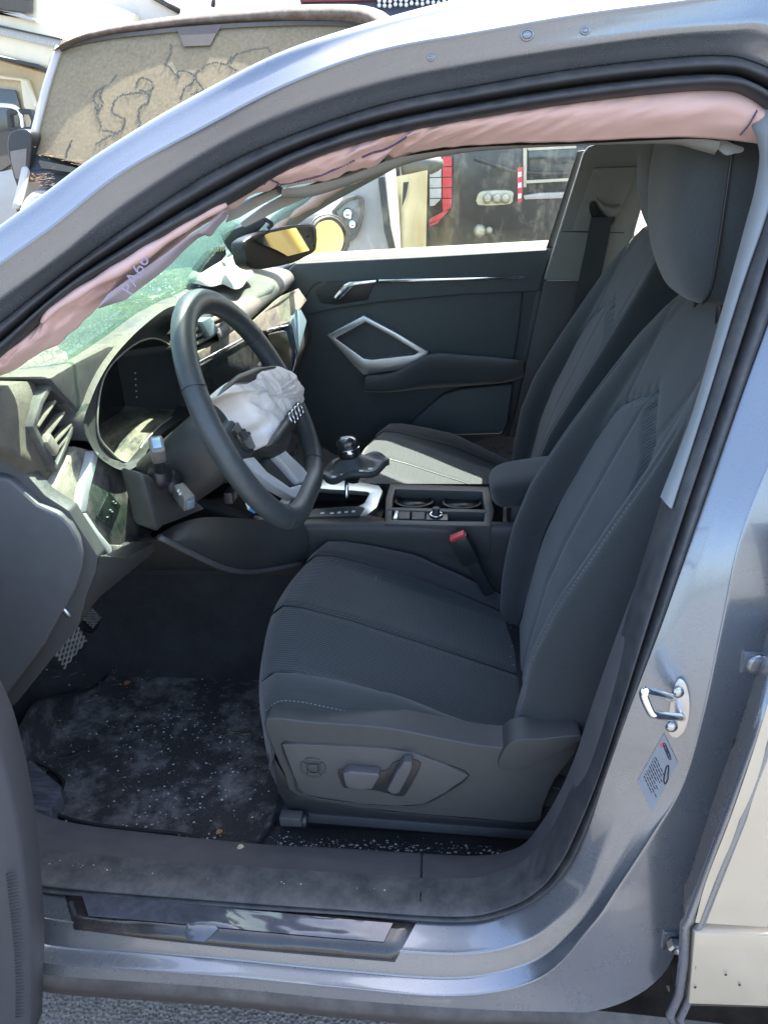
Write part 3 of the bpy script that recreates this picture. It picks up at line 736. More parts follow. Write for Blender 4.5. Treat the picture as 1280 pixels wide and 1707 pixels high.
# end skin between side vent and A-pillar, lit and dusty
es = [[(-60,662),(0,646),(45,636),(86,637)],[(-60,690),(0,672),(40,665),(71,664)],[(-60,725),(0,705),(30,705),(57,710)],[(-60,742),(0,728),(35,738),(74,752)],[(-60,735),(0,747),(45,765),(92,788)],[(-60,760),(0,768),(40,790),(82,826)]]
dxs = [[-.01,-.01,-.005,0],[.0,.0,.004,.004],[.006,.006,.008,.006],[.01,.01,.01,.006],[.012,.012,.010,.004],[.0,.0,0,-.004]]
G = [[U(a, b_, y=yy) for (a, b_), yy in zip(r, (-.78, -.745, -.715, -.675))] for r in es[:1]]
G = [[D(a, b_, d-.01) for (a, b_), d in zip(r, dd)] for r, dd in zip(es, dxs)]
G = [cr(r, 5) for r in G]; G = np.array([cr([g[i] for g in G], 4) for i in range(len(G[0]))])
eo = MB().grid(G).grid([[G[i][0], G[i][0]+A(-.30, .0, .01)] for i in range(len(G))]).build('dash_end', DASHE, dash, smooth=True)

# side cover (fuse box lid) and its frame
ycov = -.665
fc = [(-80,785),(-20,790),(14,798),(38,820),(62,842),(98,858),(116,876),(130,900),(138,926),(137,945),(124,985),(70,1080),(10,1160),(-10,1172),(-90,1190)]
COVM = mat('side_cover_plastic', (.074, .078, .082), .5, var=.06, vs=60, bump=.2, bs=1500)
MB().slab([U(a, b_, y=ycov-.006) for a, b_ in fc], (0, .02, 0)).build('side_cover', COVM, dash, bevel=.006, seg=3)
fr_ = [(-90,750),(0,762),(40,785),(76,826),(116,852),(124,866),(164,928),(160,955),(146,990),(132,1042),(30,1170),(-5,1200),(-90,1215)]
lo_d = [(172,926,-.655),(214,930,-.575),(256,905,-.485),(262,917,-.465),(212,958,-.52),(168,995,-.605),(130,1042,-.66),(146,985,-.66)]
MB().slab([U(a, b_, y=y) for a, b_, y in lo_d], (-.06, .03, -.01)).build('dash_underside', PLAST, dash, bevel=.004)
MB().slab([U(a, b_, y=ycov+.006) for a, b_ in fr_], (0, .025, 0)).build('dash_side', PLAST, dash, bevel=.003, seg=2)
MB().tube([U(101, 1009, y=ycov+.003), U(118, 1027, y=ycov+.003)], .0028, 8).build('clip', ALU, dash, smooth=True)

# side air vent
vo = dpoly([(86,637),(112,664),(136,692),(128,708),(116,740),(96,787),(75,752),(55,711),(69,667)], .008)
vc_ = np.mean(vo, 0); vi = [lerp(p, vc_, .16) for p in vo]
vent = MB().ring(vo, vi, (-.018, 0, 0)).build('air_vent', mat('vent_frame', (.06, .065, .065), .5, var=.1, vs=60, dust=.45, dscale=20, dcol=(.26, .245, .19), up=False), dash, bevel=.002, label='angular air vent at the end of the dashboard')
MB().slab(dpoly([(86,640),(134,693),(96,783),(57,711)], -.016), (-.004, 0, 0)).build('vent_back', PLASTD, dash)
VSL = mat('vent_slat', (.17, .16, .13), .6, var=.2, vs=80, dust=.6, dscale=30, dcol=(.32, .30, .23), up=False)
for (a, b_), (c_, d_) in [((94,667),(66,712)), ((109,686),(76,735)), ((121,705),(88,746)), ((119,722),(93,756))]:
    p, q = D(a, b_, .006), D(c_, d_, .006); e = A(-.016, 0, -.003); up_ = np.cross(q-p, e); up_ /= np.linalg.norm(up_)
    MB().slab([p-up_*.001, q-up_*.003, q+e, p+e], up_*.0035).build('vent_slat', VSL, dash, bevel=.001)
kp = D(84, 742, .008); MB().box(kp, (.012, .016, .030), rot('X', .5)).build('vent_knob', VSL, dash, bevel=.003)

MB().slab(dpoly([(78,629),(100,655),(137,693),(142,702),(152,670),(165,638),(185,603),(210,572),(180,574),(128,600)], .013), (-.10, 0, 0)).build('dash_pad', DASH, dash, bevel=.010, seg=3)
# lit end cap, bright strips and the switch panel
MB().slab(dpoly([(128,744),(156,750),(150,790),(132,849),(81,828),(104,786)], .006), (-.02, 0, 0)).build('end_cap', mat('end_cap_plastic', (.06, .06, .0545), .45, var=.1, vs=40, dust=2.2, dscale=8, dcol=(.44, .41, .31), up=False), dash, bevel=.004)
MB().slab(dpoly([(157,751),(166,755),(158,790),(150,820),(145,853),(134,855),(140,815),(150,780)], .018), (-.02, 0, 0)).build('bright_strip', SATIN, dash, bevel=.002)
MB().slab(dpoly([(134,856),(145,855),(165,885),(190,915),(183,925),(158,890)], .018), (-.02, 0, 0)).build('bright_strip', SATIN, dash, bevel=.002)
MB().slab(dpoly([(166,757),(200,768),(213,775),(232,796),(243,840),(254,890),(240,900),(215,909),(188,908),(165,880),(146,852),(152,812)], .012), (-.03, 0, 0)).build('switch_panel', DUSTY, dash, bevel=.004)
MB().slab(dpoly([(188,908),(215,909),(240,900),(252,888),(256,902),(240,918),(212,926),(190,925)], .02), (-.04, 0, 0)).build('panel_lip', mat('panel_lip_plastic', (.09, .095, .10), .5, var=.2, vs=60, dust=.5, dscale=30, up=False), dash, bevel=.004)
MB().slab(dpoly([(183,820),(202,843),(186,884),(163,860)], .015), (-.004, 0, 0)).build('light_switch', SCREEN, dash, bevel=.001)
for a, b_ in ((190,836),(194,839),(185,850),(188,853),(180,862)):
    MB().slab(dpoly([(a-1.2,b_-1.2),(a+1.2,b_-1.2),(a+1.2,b_+.8),(a-1.2,b_+.8)], .0165), (-.001, 0, 0)).build('switch_symbol', WHT, dash)

# instrument hood: opening, recess, display
op = [(183,752),(170,738),(163,722),(161,701),(164,665),(172,630),(187,605),(211,583),(234,569),(258,565),(281,576),(298,600),(305,640),(298,682),(265,710),(238,738),(228,758),(213,770),(197,765)]
O = resample(np.array(cr(dpoly(op, .0)+[D(*op[0], 0)], 4)), 72)[:-1]
cO = O.mean(0)
def shr(P, k, dx): return [np.array([p[0]+dx, cO[1]+(p[1]-cO[1])*k, cO[2]+(p[2]-cO[2])*k]) for p in P]
oo = [(190,779),(166,763),(148,735),(139,705),(150,672),(163,640),(183,605),(208,574),(242,541),(283,512),(312,515),(326,560),(326,640),(312,690),(272,722),(248,748),(238,768),(220,782),(204,784)]
OO = resample(np.array(cr(dpoly(oo, .022)+[D(*oo[0], .022)], 4)), 72)[:-1]
sh_ = np.argmin(np.linalg.norm(OO-O[0], axis=1)); OO = np.roll(OO, -sh_, 0)
mb = MB().grid([[lerp(a, b_, t)+A(dx_, 0, 0) for a, b_ in zip(OO, O)] for t, dx_ in ((0, 0), (.12, -.004), (.5, -.010), (.9, -.002), (1, .0))], cv=True)
hood = mb.build('instrument_hood', PLAST, dash, smooth=True)
OT = [p for p in np.roll(OO, 20, 0) if p[2] > cO[2]+.0]
MB().grid([[p+A(-d, 0, dz) for p in OT] for d, dz in ((0, 0), (.004, .003), (.02, .004), (.12, .0), (.30, -.012))]).build('hood_pad', DASH, dash, smooth=True)
MB().tube(shr(O, 1.005, .002), .0016, 6, closed=True).build('hood_rim', mat('hood_rim', (.30, .31, .28), .5, var=.1, vs=40, dust=.5, up=False), dash, smooth=True)
half = [i for i in range(len(O))]
inner = [shr(O, 1.0, -.001), shr(O, .97, -.03), shr(O, .92, -.07), shr(O, .86, -.10)]
mb = MB().grid(inner, cv=True); mb.build('hood_lining', mat('hood_lining', (.024, .027, .03), .55, var=.1, vs=60, dust=1.6, dscale=22, dcol=(.22, .20, .145), stretch=(2, .8, 1)), dash, smooth=True)
MB().slab(shr(O, .88, -.10), (-.01, 0, 0)).build('instrument_display', SCREEN, dash)
# small button strip beside the display
for k in range(5):
    MB().box(D(226+.6*k, 622+10*k, -.06), (.002, .003, .002)).build('hood_light', WHT, dash)

# steering column shroud
def ell(c, ax, r1, r2, n=24, e=.7):
    ax = ax/np.linalg.norm(ax); s1 = A(0, 1, 0); s2 = np.cross(ax, s1); s2 /= np.linalg.norm(s2)
    return [c+s1*r1*math.copysign(abs(math.cos(t))**e, math.cos(t))+s2*r2*math.copysign(abs(math.sin(t))**e, math.sin(t)) for t in np.arange(n)*2*math.pi/n]
WC = A(-.474, -.37, 1.03); WT = .431
wn = A(math.cos(WT), 0, math.sin(WT)); w2 = -np.cross(wn, A(0, 1, 0))     # wheel normal (to the driver) and its down direction
mb = MB().grid([ell(WC-wn*a+A(0, 0, dz), wn, r1, r2) for a, r1, r2, dz in ((.055, .058, .050, -.014), (.06, .066, .058, -.016), (.10, .068, .060, -.022), (.15, .064, .058, -.034), (.24, .058, .055, -.055))], cv=True, cap=True)
colm = mb.build('steering_column', PLAST, CAR, smooth=True)
lowp = [(238,788),(262,798),(320,828),(347,850),(305,868),(274,880),(264,892),(254,850)]
MB().slab([U(a, b_, x=-.60) for a, b_ in lowp], (-.05, .03, 0)).build('column_cover', PLAST, colm, bevel=.014, seg=4)
# stalks and their sockets
def stalk(c, d, name, lab, pxs):
    c = U(*pxs[0], x=-.575); e = U(*pxs[1], x=-.60)
    MB().ball(e, (.018, .022, .022), 16, 10).build('stalk_socket', PLASTD, colm, smooth=True)
    v = c-e; v /= np.linalg.norm(v)
    o = MB().tube(cr([e, lerp(e, c, .5), c-v*.018], 5), .0085, 10).build(name, PLASTD, colm, smooth=True, label=lab)
    R_ = np.array(Vector(v).to_track_quat('Z', 'Y').to_matrix())
    MB().box(c, (.020, .026, .040), R_).build('stalk_head', mat('stalk_head', (.10, .105, .11), .45, var=.2, vs=90, dust=.4, dscale=40, up=False), colm, bevel=.005, seg=3)
    MB().box(c+v*.021, (.012, .016, .002), R_).build('stalk_button', ALUB, colm, bevel=.001)
stalk(None, None, 'stalk', 'upper column stalk with pale end button', [(263,750),(268,792)])
stalk(None, None, 'stalk', 'lower column stalk with white print', [(307,828),(288,806)])
for k in range(4):
    p = U(298+3*k, 818+5*k, x=-.573); MB().box(p, (.003, .004, .003)).build('stalk_print', WHT, colm)
MB().box(U(385, 825, y=-.40), (.014, .03, .02)).build('lever_end', PLASTD, colm, bevel=.002)

# ------------------------------------------------------------------ steering wheel
RW = .192
def wp(a, r, h=0): return WC+A(0, 1, 0)*math.cos(a)*r+(-w2)*math.sin(a)*r*1.0+wn*h     # a = 90 deg is the top
WC2 = WC
path = []
for k in range(96):
    a = 2*math.pi*k/96; r_ = RW
    sy = math.sin(a)
    if sy < -.80: r_ = RW*(.80+(.0)*1)/(-sy) if -sy > .80 else RW
    r_ = min(r_, RW) if sy >= -.80 else RW*(.80/(-sy))*.35+RW*.65*1.0*(.86/(-sy) if -sy > .86 else 1)
    path.append(wp(a, r_))
path = [sum(path[(i+j) % 96] for j in range(-4, 5))/9 for i in range(96)]
rim = MB().tube(path, .0198, 18, closed=True, flat=.84).build('steering_wheel', LEATHER, CAR, smooth=True, label='black leather steering wheel with burst airbag')
for a in (150, 30, 232, 308):                         # leather joints
    i = int(a/360*96); t = path[(i+1) % 96]-path[i-1]; t /= np.linalg.norm(t)
    n1_ = np.cross(t, wn); MB().tube([path[i]+.0199*(math.cos(q)*n1_+.84*math.sin(q)*np.cross(t, n1_)) for q in np.arange(20)*2*math.pi/20], .0009, 5, closed=True).build('leather_joint', PLASTD, rim, smooth=True)
# hub
def hubp(u_, v_, h): return WC+A(0, u_, 0)-w2*v_+wn*h  # u right, v up in the wheel plane
G = []
for h, k in ((-.045, .80), (-.03, .95), (-.005, 1.0), (.012, .97), (.022, .86), (.026, .6), (.027, .02)):
    row = []
    for q in np.arange(40)*2*math.pi/40:
        c_, s_ = math.cos(q), math.sin(q)
        ru = .088*(1 if s_ > 0 else 1-.35*abs(s_)**2); rv = .062 if s_ > 0 else .078
        row.append(hubp(ru*k*math.copysign(abs(c_)**.8, c_), rv*k*math.copysign(abs(s_)**.8, s_), h))
    G.append(row)
hub = MB().grid(G, cv=True).build('wheel_hub', PLAST, rim, smooth=True)
# spokes left and right, with button pads
for s_ in (-1, 1):
    pts = [hubp(s_*.07, .026, .0), hubp(s_*.175, .018, -.004), hubp(s_*.180, -.030, -.004), hubp(s_*.07, -.040, 0)]
    MB().slab(pts, -wn*.022).build('spoke', PLAST, rim, bevel=.006, seg=3)
    MB().slab([hubp(s_*.078, .020, .006), hubp(s_*.128, .014, .003), hubp(s_*.128, -.014, .003), hubp(s_*.112, -.030, .004), hubp(s_*.078, -.032, .006)], -wn*.012).build('button_pad', SCREEN, rim, bevel=.003)
    for k in range(3):
        MB().slab([hubp(s_*(.086+.012*k), .004, .008), hubp(s_*(.092+.012*k), .004, .0075), hubp(s_*(.092+.012*k), -.010, .0075), hubp(s_*(.086+.012*k), -.010, .008)], -wn*.004).build('button', PLAST, rim, bevel=.001)
def hubray(px, py, h):                                # pixel onto the hub plane raised by h
    d = ray(px, py); o_ = WC+wn*h; t = ((o_-CAM)@wn)/(d@wn); return CAM+t*d
# lower double spoke in bright metal
for pl in ([(407,764),(424,761),(446,786),(484,812),(508,806),(519,797),(523,812),(514,824),(492,830),(455,809),(424,786)], [(455,751),(470,745),(506,779),(522,800),(512,808),(502,804),(478,776)]):
    MB().slab([hubray(a, b_, .002) for a, b_ in pl], -wn*.016).build('lower_spoke', SATIN, rim, bevel=.003, seg=2)
MB().slab([hubray(a, b_, -.012) for a, b_ in [(424,770),(465,755),(505,795),(500,815),(470,805)]], -wn*.004).build('spoke_back', PLASTD, rim)
# burst airbag spilling from the split cover
px_out = [(372,655),(385,640),(405,625),(430,615),(455,611),(478,620),(494,636),(501,660),(497,680),(487,695),(470,712),(455,730),(446,741),(438,728),(432,716),(420,706),(412,692),(402,676),(388,662)]
B = np.array([hubray(a, b_, .022) for a, b_ in cr(px_out, 8, True)]); cB = B.mean(0)
G = []
for t in (1.0, 1.0, .97, .93, .88, .82, .75, .68, .6, .52, .44, .36, .28, .2, .12, .06, .0):
    row = []
    for i, p in enumerate(B):
        q = cB+(p-cB)*t
        hh = .024*math.sqrt(max(0, 1-t**2.4)) if G else -.03
        rel = q-cB; uu = rel[1]; vv = rel@(-w2)
        th_ = math.atan2(uu-.01, vv+.10); fold = .0075*(abs(math.sin(th_*11+2.0*nz(uu, vv, 0, 14, 1)))**.7-.5)*min(1, 3*(1-t))+.006*nz(uu*2, vv, 0, 20, 2)+.0018*math.sin(th_*55+6*nz(uu, vv, 0, 30))
        row.append(q+wn*(hh+(fold if t < .97 and t > 0 else 0)))
    G.append(row)
MB().grid(G, cv=True).build('driver_airbag', WHITEC, rim, smooth=True, label='crumpled white driver airbag')
# flaps of the split cover
fl1 = [(368,658),(380,640),(402,622),(428,612),(462,609),(461,613),(440,617),(430,624),(428,632),(418,637),(395,638)]
MB().slab([hubray(a, b_, .070) for a, b_ in fl1], -wn*.008).build('cover_flap', PLASTD, rim, bevel=.003, label='torn upper flap of the airbag cover')
fl2 = [(452,742),(462,722),(478,700),(492,676),(500,669),(507,672),(508,682),(500,702),(484,724),(466,741)]
MB().slab([hubray(a, b_, .052) for a, b_ in fl2], -wn*.012).build('cover_flap', PLASTD, rim, bevel=.004, label='torn lower flap of the airbag cover with ring emblem')
for k in range(4):                                    # the four ring emblem on the flap
    c_ = hubray(487+4.6*k, 697-5.4*k, .0545); e1 = hubray(487+4.6*k+6, 697-5.4*k-7, .0545)-c_; e1 /= np.linalg.norm(e1); e2 = np.cross(wn, e1)
    MB().tube([c_+.0085*(e1*math.cos(q)+e2*math.sin(q)) for q in np.arange(24)*2*math.pi/24], .0013, 6, closed=True).build('emblem_ring', CHROME, rim, smooth=True)

# ------------------------------------------------------------------ knee panel and lower dash
top = [(250,900),(300,872),(350,862),(430,866),(505,868)]; bot = [(266,892),(330,925),(380,946),(430,949),(505,936)]
yk = [-.48, -.40, -.31, -.21, -.125]
G = [[U(a, b_, y=y), lerp(U(a, b_, y=y), U(c_, d_, y=y), .5)+A(.012, -.006, 0), U(c_, d_, y=y), U(c_, d_, y=y)+A(-.02, .03, -.02), U(c_, d_, y=y)+A(-.25, .03, -.02)] for (a, b_), (c_, d_), y in zip(top, bot, yk)]
cc = [cr([g[k] for g in G], 6) for k in range(5)]
knee = MB().grid([cr([c[i] for c in cc], 4) for i in range(len(cc[0]))]).build('knee_panel', PLAST, dash, smooth=True)
MB().tube(cr([U(a, b_+3, y=y-.004) for (a, b_), y in zip(bot, yk)], 6), .0055, 8).build('knee_edge', mat('knee_edge_plastic', (.085, .09, .095), .5, var=.05), dash, smooth=True)

# ------------------------------------------------------------------ middle and far part of the dashboard
def DF(px, py, y): return U(px, py, y=y)
cv = [(322,556,-.17),(342,528,-.12),(365,519,-.02),(392,508,.08),(402,532,.10),(396,548,.09),(365,566,-.04),(335,580,-.17)]
MB().slab([U(a, b_, x=-.625) for a, b_, y in cv], (-.05, 0, 0)).build('centre_vent_block', PLASTD, dash, bevel=.003)
for k in range(3):
    a, b_ = U(326+2*k, 553+11*k, x=-.615), U(396+1*k, 518+11*k, x=-.615)
    MB().slab([a, b_, b_+A(0, 0, .006), a+A(0, 0, .006)], (-.03, 0, 0)).build('vent_slat', mat('centre_vent_slat', (.09, .095, .09), .5, var=.1, dust=.8, dscale=30, up=False) if k == 0 else bpy.data.materials['centre_vent_slat'], dash, bevel=.001)
MB().slab([U(a, b_, x=-.606) for a, b_ in [(337,536),(352,528),(366,552),(351,562)]], (-.02, 0, 0)).build('vent_knob', ALUB, dash, bevel=.002)
# dusty ledge between vents and screen
MB().slab([U(a, b_, x=-.612) for a, b_ in [(330,588),(398,548),(420,560),(336,606)]], (-.03, 0, 0)).build('centre_ledge', FLOORD, dash, bevel=.002)
MB().tube([U(331, 605, x=-.603), U(405, 564, x=-.603), U(440, 545, x=-.603)], .0022, 8).build('bright_strip', CHROME, dash, smooth=True)
sc_p = [(330,612),(404,570),(448,548),(482,590),(490,622),(470,660),(345,680),(333,650)]
MB().slab([U(a, b_, x=-.607) for a, b_ in sc_p], (-.03, 0, 0)).build('centre_display', SCREEN, dash, bevel=.003)
# passenger side: dust-covered roll, lit shelf, blue-grey panel
G = []
for t in np.linspace(0, 1, 14):
    y = lerp(-.10, .70, t); x0 = lerp(-.625, -.64, t); z0 = lerp(1.105, 1.09, t)
    G.append(cr([A(x0-.30, y, z0+.01), A(x0-.15, y, z0+.022), A(x0-.02, y, z0+.012), A(x0+.015, y, z0-.012), A(x0+.004, y, z0-.04), A(x0-.03, y, z0-.05)], 4))
MB().grid(G).build('dash_roll', DASH, dash, smooth=True)
sh = [(395,560,.05),(440,520,.18),(470,492,.36),(498,480,.60),(512,500,.68),(497,520,.52),(484,541,.30),(445,552,.20)]
MB().slab([U(a, b_, y=y) for a, b_, y in sh], (-.03, .02, -.02)).build('dash_shelf', FLOORD, dash, bevel=.004)
bl = [(484,541,.28),(498,508,.56),(512,535,.66),(500,580,.46),(488,622,.30),(492,590,.29)]
MB().slab([U(a, b_, y=y) for a, b_, y in bl], (-.03, .02, -.02)).build('decor_panel', ALUB, dash, bevel=.003, label='blue grey decor panel at the passenger end of the dashboard')
MB().slab([U(a, b_, y=.50) for a, b_ in [(493,562),(498,559),(499,570),(494,573)]], (-.002, -.004, 0)).build('badge', PLASTD, dash)
MB().tube([U(444, 552, y=.20), U(484, 541, y=.29), U(494, 588, y=.29), U(487, 628, y=.30)], .0035, 8).build('bright_strip', CHROME, dash, smooth=True)
MB().slab([U(a, b_, y=.20) for a, b_ in [(446,558),(477,552),(487,585),(484,610),(470,612)]], (-.01, .01, 0)).build('glass_inlay', mat('amber_glass', (.10, .085, .05), .15, coat=.5, var=.4, vs=30), dash, bevel=.001)
# far side vent
fv = [(449,452),(461,450),(472,468),(474,480),(464,487),(457,470)]
MB().ring([U(a, b_, y=.66) for a, b_ in fv], [lerp(U(a, b_, y=.66), U(462, 468, y=.66), .28) for a, b_ in fv], (-.03, .01, 0)).build('air_vent', CHROME, dash, bevel=.001, label='angular air vent at the far end of the dashboard')
MB().slab([U(a, b_, y=.665) for a, b_ in fv], (-.03, .01, 0)).build('vent_back', PLASTD, dash)
for k in range(3):
    MB().box(U(459+3*k, 460+8*k, y=.658), (.026, .008, .004), rot('Y', .5)).build('vent_slat', ALU, dash)
# lower dash in front of the passenger
MB().grid([cr([A(-.63, y, 1.02), A(-.60, y, .95), A(-.60, y, .88), A(-.68, y, .80), A(-.95, y, .78)], 4) for y in np.linspace(-.02, .72, 8)]).build('glove_box', PLAST, dash, smooth=True)
MB().grid([cr([A(-.60, y, .98), A(-.575, y, .90), A(-.565, y, .78), A(-.60, y, .70), A(-.80, y, .66)], 4) for y in np.linspace(-.12, .12, 6)]).build('centre_stack', PLAST, dash, smooth=True)
# passenger airbag, collapsed on the dash
po = [(312,468),(330,450),(352,440),(375,438),(396,441),(412,449),(424,458),(414,464),(404,478),(390,482),(372,474),(352,478),(332,474)]
B = np.array([U(a, b_, z=1.135) for a, b_ in cr(po, 4, True)]); cB = B.mean(0); G = []
for t in (1.0, .97, .88, .75, .6, .45, .3, .15, 0):
    G.append([cB+(p-cB)*t+A(0, 0, .028*math.sqrt(max(0, 1-t*t))+.016*nz(p[0]*t*2, p[1]*2, t, 9, 3)*(t < .97)+.004*math.sin((p[1]+p[0]*.4)*t*110)*(t < .95)) for p in B])
MB().grid(G, cv=True).build('passenger_airbag', mat('sunlit_airbag_cloth', (.42, .39, .34), .9, var=.1, vs=25, bump=.25, bs=1300), CAR, smooth=True, label='white passenger airbag collapsed on the dashboard')
# key tag under the wheel
kt = [(404,826),(418,842),(433,850),(424,856),(416,850)]
MB().slab([U(a, b_, y=-.33) for a, b_ in [(404,826),(420,843),(414,851)]], (0, .002, 0)).build('key_tag', WHT, colm)
MB().slab([U(a, b_, y=-.331) for a, b_ in [(420,843),(433,850),(424,856),(415,851)]], (0, .003, 0)).build('tag_end', BLUE, colm)
# ------------------------------------------------------------------ far side of the cabin
def SF(px, py, off=0):                                # point on the far side lining
    d = ray(px, py); t = 2.2
    for _ in range(80):
        q = CAM+t*d; t += ((-Yap(q[2])+off)-q[1])/d[1]*.5
    return CAM+t*d
yd = .735
def Pf(pl, y=yd): return [U(a, b_, y=y) for a, b_ in pl]
DOORP = mat('door_panel_plastic', (.062, .078, .081), .55, var=.06, vs=50, bump=.2, bs=1300)
fd = MB().slab(Pf([(440,462),(490,438),(700,427),(920,414),(905,470),(843,726),(700,760),(560,760),(490,720),(470,560)]), (0, .05, 0)).build('passenger_door', DOORP, CAR, bevel=.006)
MB().slab(Pf([(470,462),(492,439),(700,428),(917,415),(908,455),(898,486),(780,491),(640,503),(560,515),(505,527),(480,500)], yd-.016), (0, .02, 0)).build('upper_panel', DOORP, fd, bevel=.006, seg=3)
# window ledge, catching the sun
a, b_ = U(470, 436, y=.75), U(918, 412, y=.75)
BELT = mat('belt_ledge', (.115, .118, .10), .6, var=.08, vs=40, dust=.5, dscale=12, dcol=(.16, .155, .125))
G = [[lerp(a, b_, t)+A(0, dy, dz) for dy, dz in ((-.01, -.008), (0, .004), (.03, .010), (.075, .010), (.085, -.05))] for t in np.linspace(0, 1, 8)]
MB().grid(G).build('window_ledge', BELT, fd, smooth=True)
# handle, chrome line
MB().slab(Pf([(525,488),(545,470),(625,466),(612,500),(560,508),(535,505)], yd-.020), (0, .01, 0)).build('handle_recess', PLASTD, fd, bevel=.002)
MB().slab(Pf([(556,495),(574,474),(582,470),(627,466),(627,472),(590,477),(568,499),(560,500)], yd-.034), (0, .012, 0)).build('door_handle', CHROME, fd, bevel=.003)
MB().slab(Pf([(631,466),(876,460.5),(874,465),(631,472)], yd-.026), (0, .012, 0)).build('bright_strip', CHROME, fd, bevel=.002)
MB().tube(cr(Pf([(508,498),(522,476),(535,470)], yd-.018), 4), .0015, 6).build('door_line', PLASTD, fd, smooth=True)
# pull handle frame
fo = [(544,559),(606,526),(660,555),(714,587),(697,613),(606,625),(590,610)]; fi_ = [(559,564),(609,537),(655,562),(697,587),(690,592),(620,600),(606,598)]
MB().slab(Pf([(552,562),(608,531),(706,587),(640,612),(606,612)], yd-.004), (0, .01, 0)).build('pull_recess', mat('pull_recess', (.075, .085, .09), .6, var=.08), fd)
MB().ring(Pf(fo, yd-.030), Pf(fi_, yd-.030), (0, .034, 0)).build('pull_frame', ALU, fd, bevel=.003, label='angular satin aluminium frame round the door pull')
# armrest and pocket
G = []
for px, t0, t1 in ((612,625,648),(660,618,650),(715,590,648),(780,592,643),(840,597,636),(872,602,630)):
    u0, u1 = U(px, t0, y=yd-.01), U(px, t1, y=yd-.015)
    dep = .075 if px < 860 else .02
    G.append(cr([u0, u0+A(0, -dep*.8, .004), lerp(u0, u1, .4)+A(0, -dep, .0), lerp(u0, u1, .75)+A(0, -dep*.9, 0), u1], 4))
cc = [cr([g[k] for g in G], 4) for k in range(len(G[0]))]
MB().grid(np.array(cc)).build('door_armrest', FAB, fd, smooth=True)
MB().slab(Pf([(690,700),(738,658),(770,648),(855,640),(846,705),(835,724),(760,726),(680,722)], yd-.022), (0, .03, 0)).build('door_pocket', DOORP, fd, bevel=.008, seg=3)
MB().tube(cr(Pf([(870,488),(862,560),(848,640),(836,720)], yd-.004), 4), .0022, 6).build('door_line', PLASTD, fd, smooth=True)
# window glass with dirt
WIN = emissive_free_glass('dirty_window', (.93, .97, .91), dirt=.10, dcol=(.50, .53, .46), dscale=26, stretch=(1, 1, .10))
gq = [U(430, 440, y=.80), U(918, 412, y=.80), U(972, 246, y=.67), U(700, 215, y=.66), U(580, 300, y=.68)]
mk('window_pane', gq, [(0, 1, 2, 3, 4)], WIN, CAR, smooth=False)
# window frame / seal behind the pane's rear edge
MB().slab([U(962, 252, y=.655), U(976, 250, y=.655), U(924, 413, y=.74), U(909, 416, y=.74)], (.004, .03, 0)).build('window_seal', RUBBER, CAR, bevel=.003)
MB().slab([U(908, 414, y=.728), U(922, 414, y=.728), U(855, 728, y=.728), U(842, 728, y=.728)], (.004, .05, 0)).build('door_edge_seal', RUBBER, CAR, bevel=.003)
# B-pillar cover on the far side
bp_o = [(972,256),(980,245),(1010,236),(1085,236),(1082,300),(1058,385),(1040,440),(1022,468),(906,467)]
bo_ = [SF(a, b_, -.045) for a, b_ in bp_o]
bpc = MB().slab(bo_, (.005, .05, 0)).build('pillar_cover', mat('far_pillar_trim', (.24, .252, .24), .6, var=.04, vs=50, bump=.1, bs=900), CAR, bevel=.006, seg=3, label='grey far pillar cover with seat belt guide')
MB().slab([SF(a, b_, -.054) for a, b_ in [(990,280),(1063,278),(1036,345),(1014,378),(1008,385),(952,385)]], (.002, .01, 0)).build('pillar_panel', bpc.data.materials[0], bpc, bevel=.003)
MB().tube([SF(936, 386, -.049), SF(1040, 388, -.049)], .0012, 5).build('joint', PLASTD, bpc, smooth=True)
# belt guide: dark slot and curved lip
MB().slab([SF(a, b_, -.060) for a, b_ in cr([(982,342),(990,335),(1000,350),(1014,362),(1026,362),(1018,376),(1000,372),(986,362)], 3, True)], (0, .012, 0)).build('belt_slot', PLASTD, bpc, bevel=.002)
G = [[SF(a, b_, o) for a, b_, o in r] for r in ([(992,324,-.062),(994,330,-.075),(996,337,-.070)], [(995,330,-.062),(1001,341,-.080),(1003,348,-.070)], [(1006,338,-.062),(1012,349,-.082),(1015,357,-.070)], [(1018,342,-.062),(1024,350,-.080),(1026,358,-.070)], [(1033,340,-.062),(1035,345,-.070),(1033,352,-.066)])]
MB().grid([cr(r, 3) for r in G]).build('belt_guide', bpc.data.materials[0], bpc, smooth=True)
MB().slab([SF(a, b_, -.068) for a, b_ in [(985,362),(1020,362),(1012,410),(1000,466),(985,560),(946,560),(964,466),(976,410)]], (0, .003, 0)).build('seat_belt', mat('belt_webbing', (.035, .042, .048), .8, var=.1, vs=300, bump=.4, bs=900), CAR, bevel=.0008, label='black seat belt strap running down the far pillar')
# pillar foot and rear door beyond
MB().slab([U(906, 468, y=.72), U(1030, 468, y=.72), U(1010, 560, y=.72), U(960, 730, y=.70), U(850, 730, y=.70)], (.0, .06, 0)).build('pillar_foot', PLAST, CAR, bevel=.006)
rdp = MB().slab([A(.22, .76, .45), A(1.25, .76, .45), A(1.30, .74, 1.13), A(.28, .74, 1.10)], (0, .06, 0)).build('rear_door_lining', DOORP, CAR, bevel=.006)
MB().slab([A(.26, .735, 1.10), A(1.30, .735, 1.13), A(1.30, .735, 1.145), A(.26, .735, 1.115)], (0, .11, 0)).build('window_ledge', BELT, rdp)
mk('window_pane', [A(.28, .79, 1.10), A(1.30, .78, 1.13), A(1.2, .66, 1.42), A(.33, .65, 1.42)], [(0, 1, 2, 3)], WIN, CAR, smooth=False)
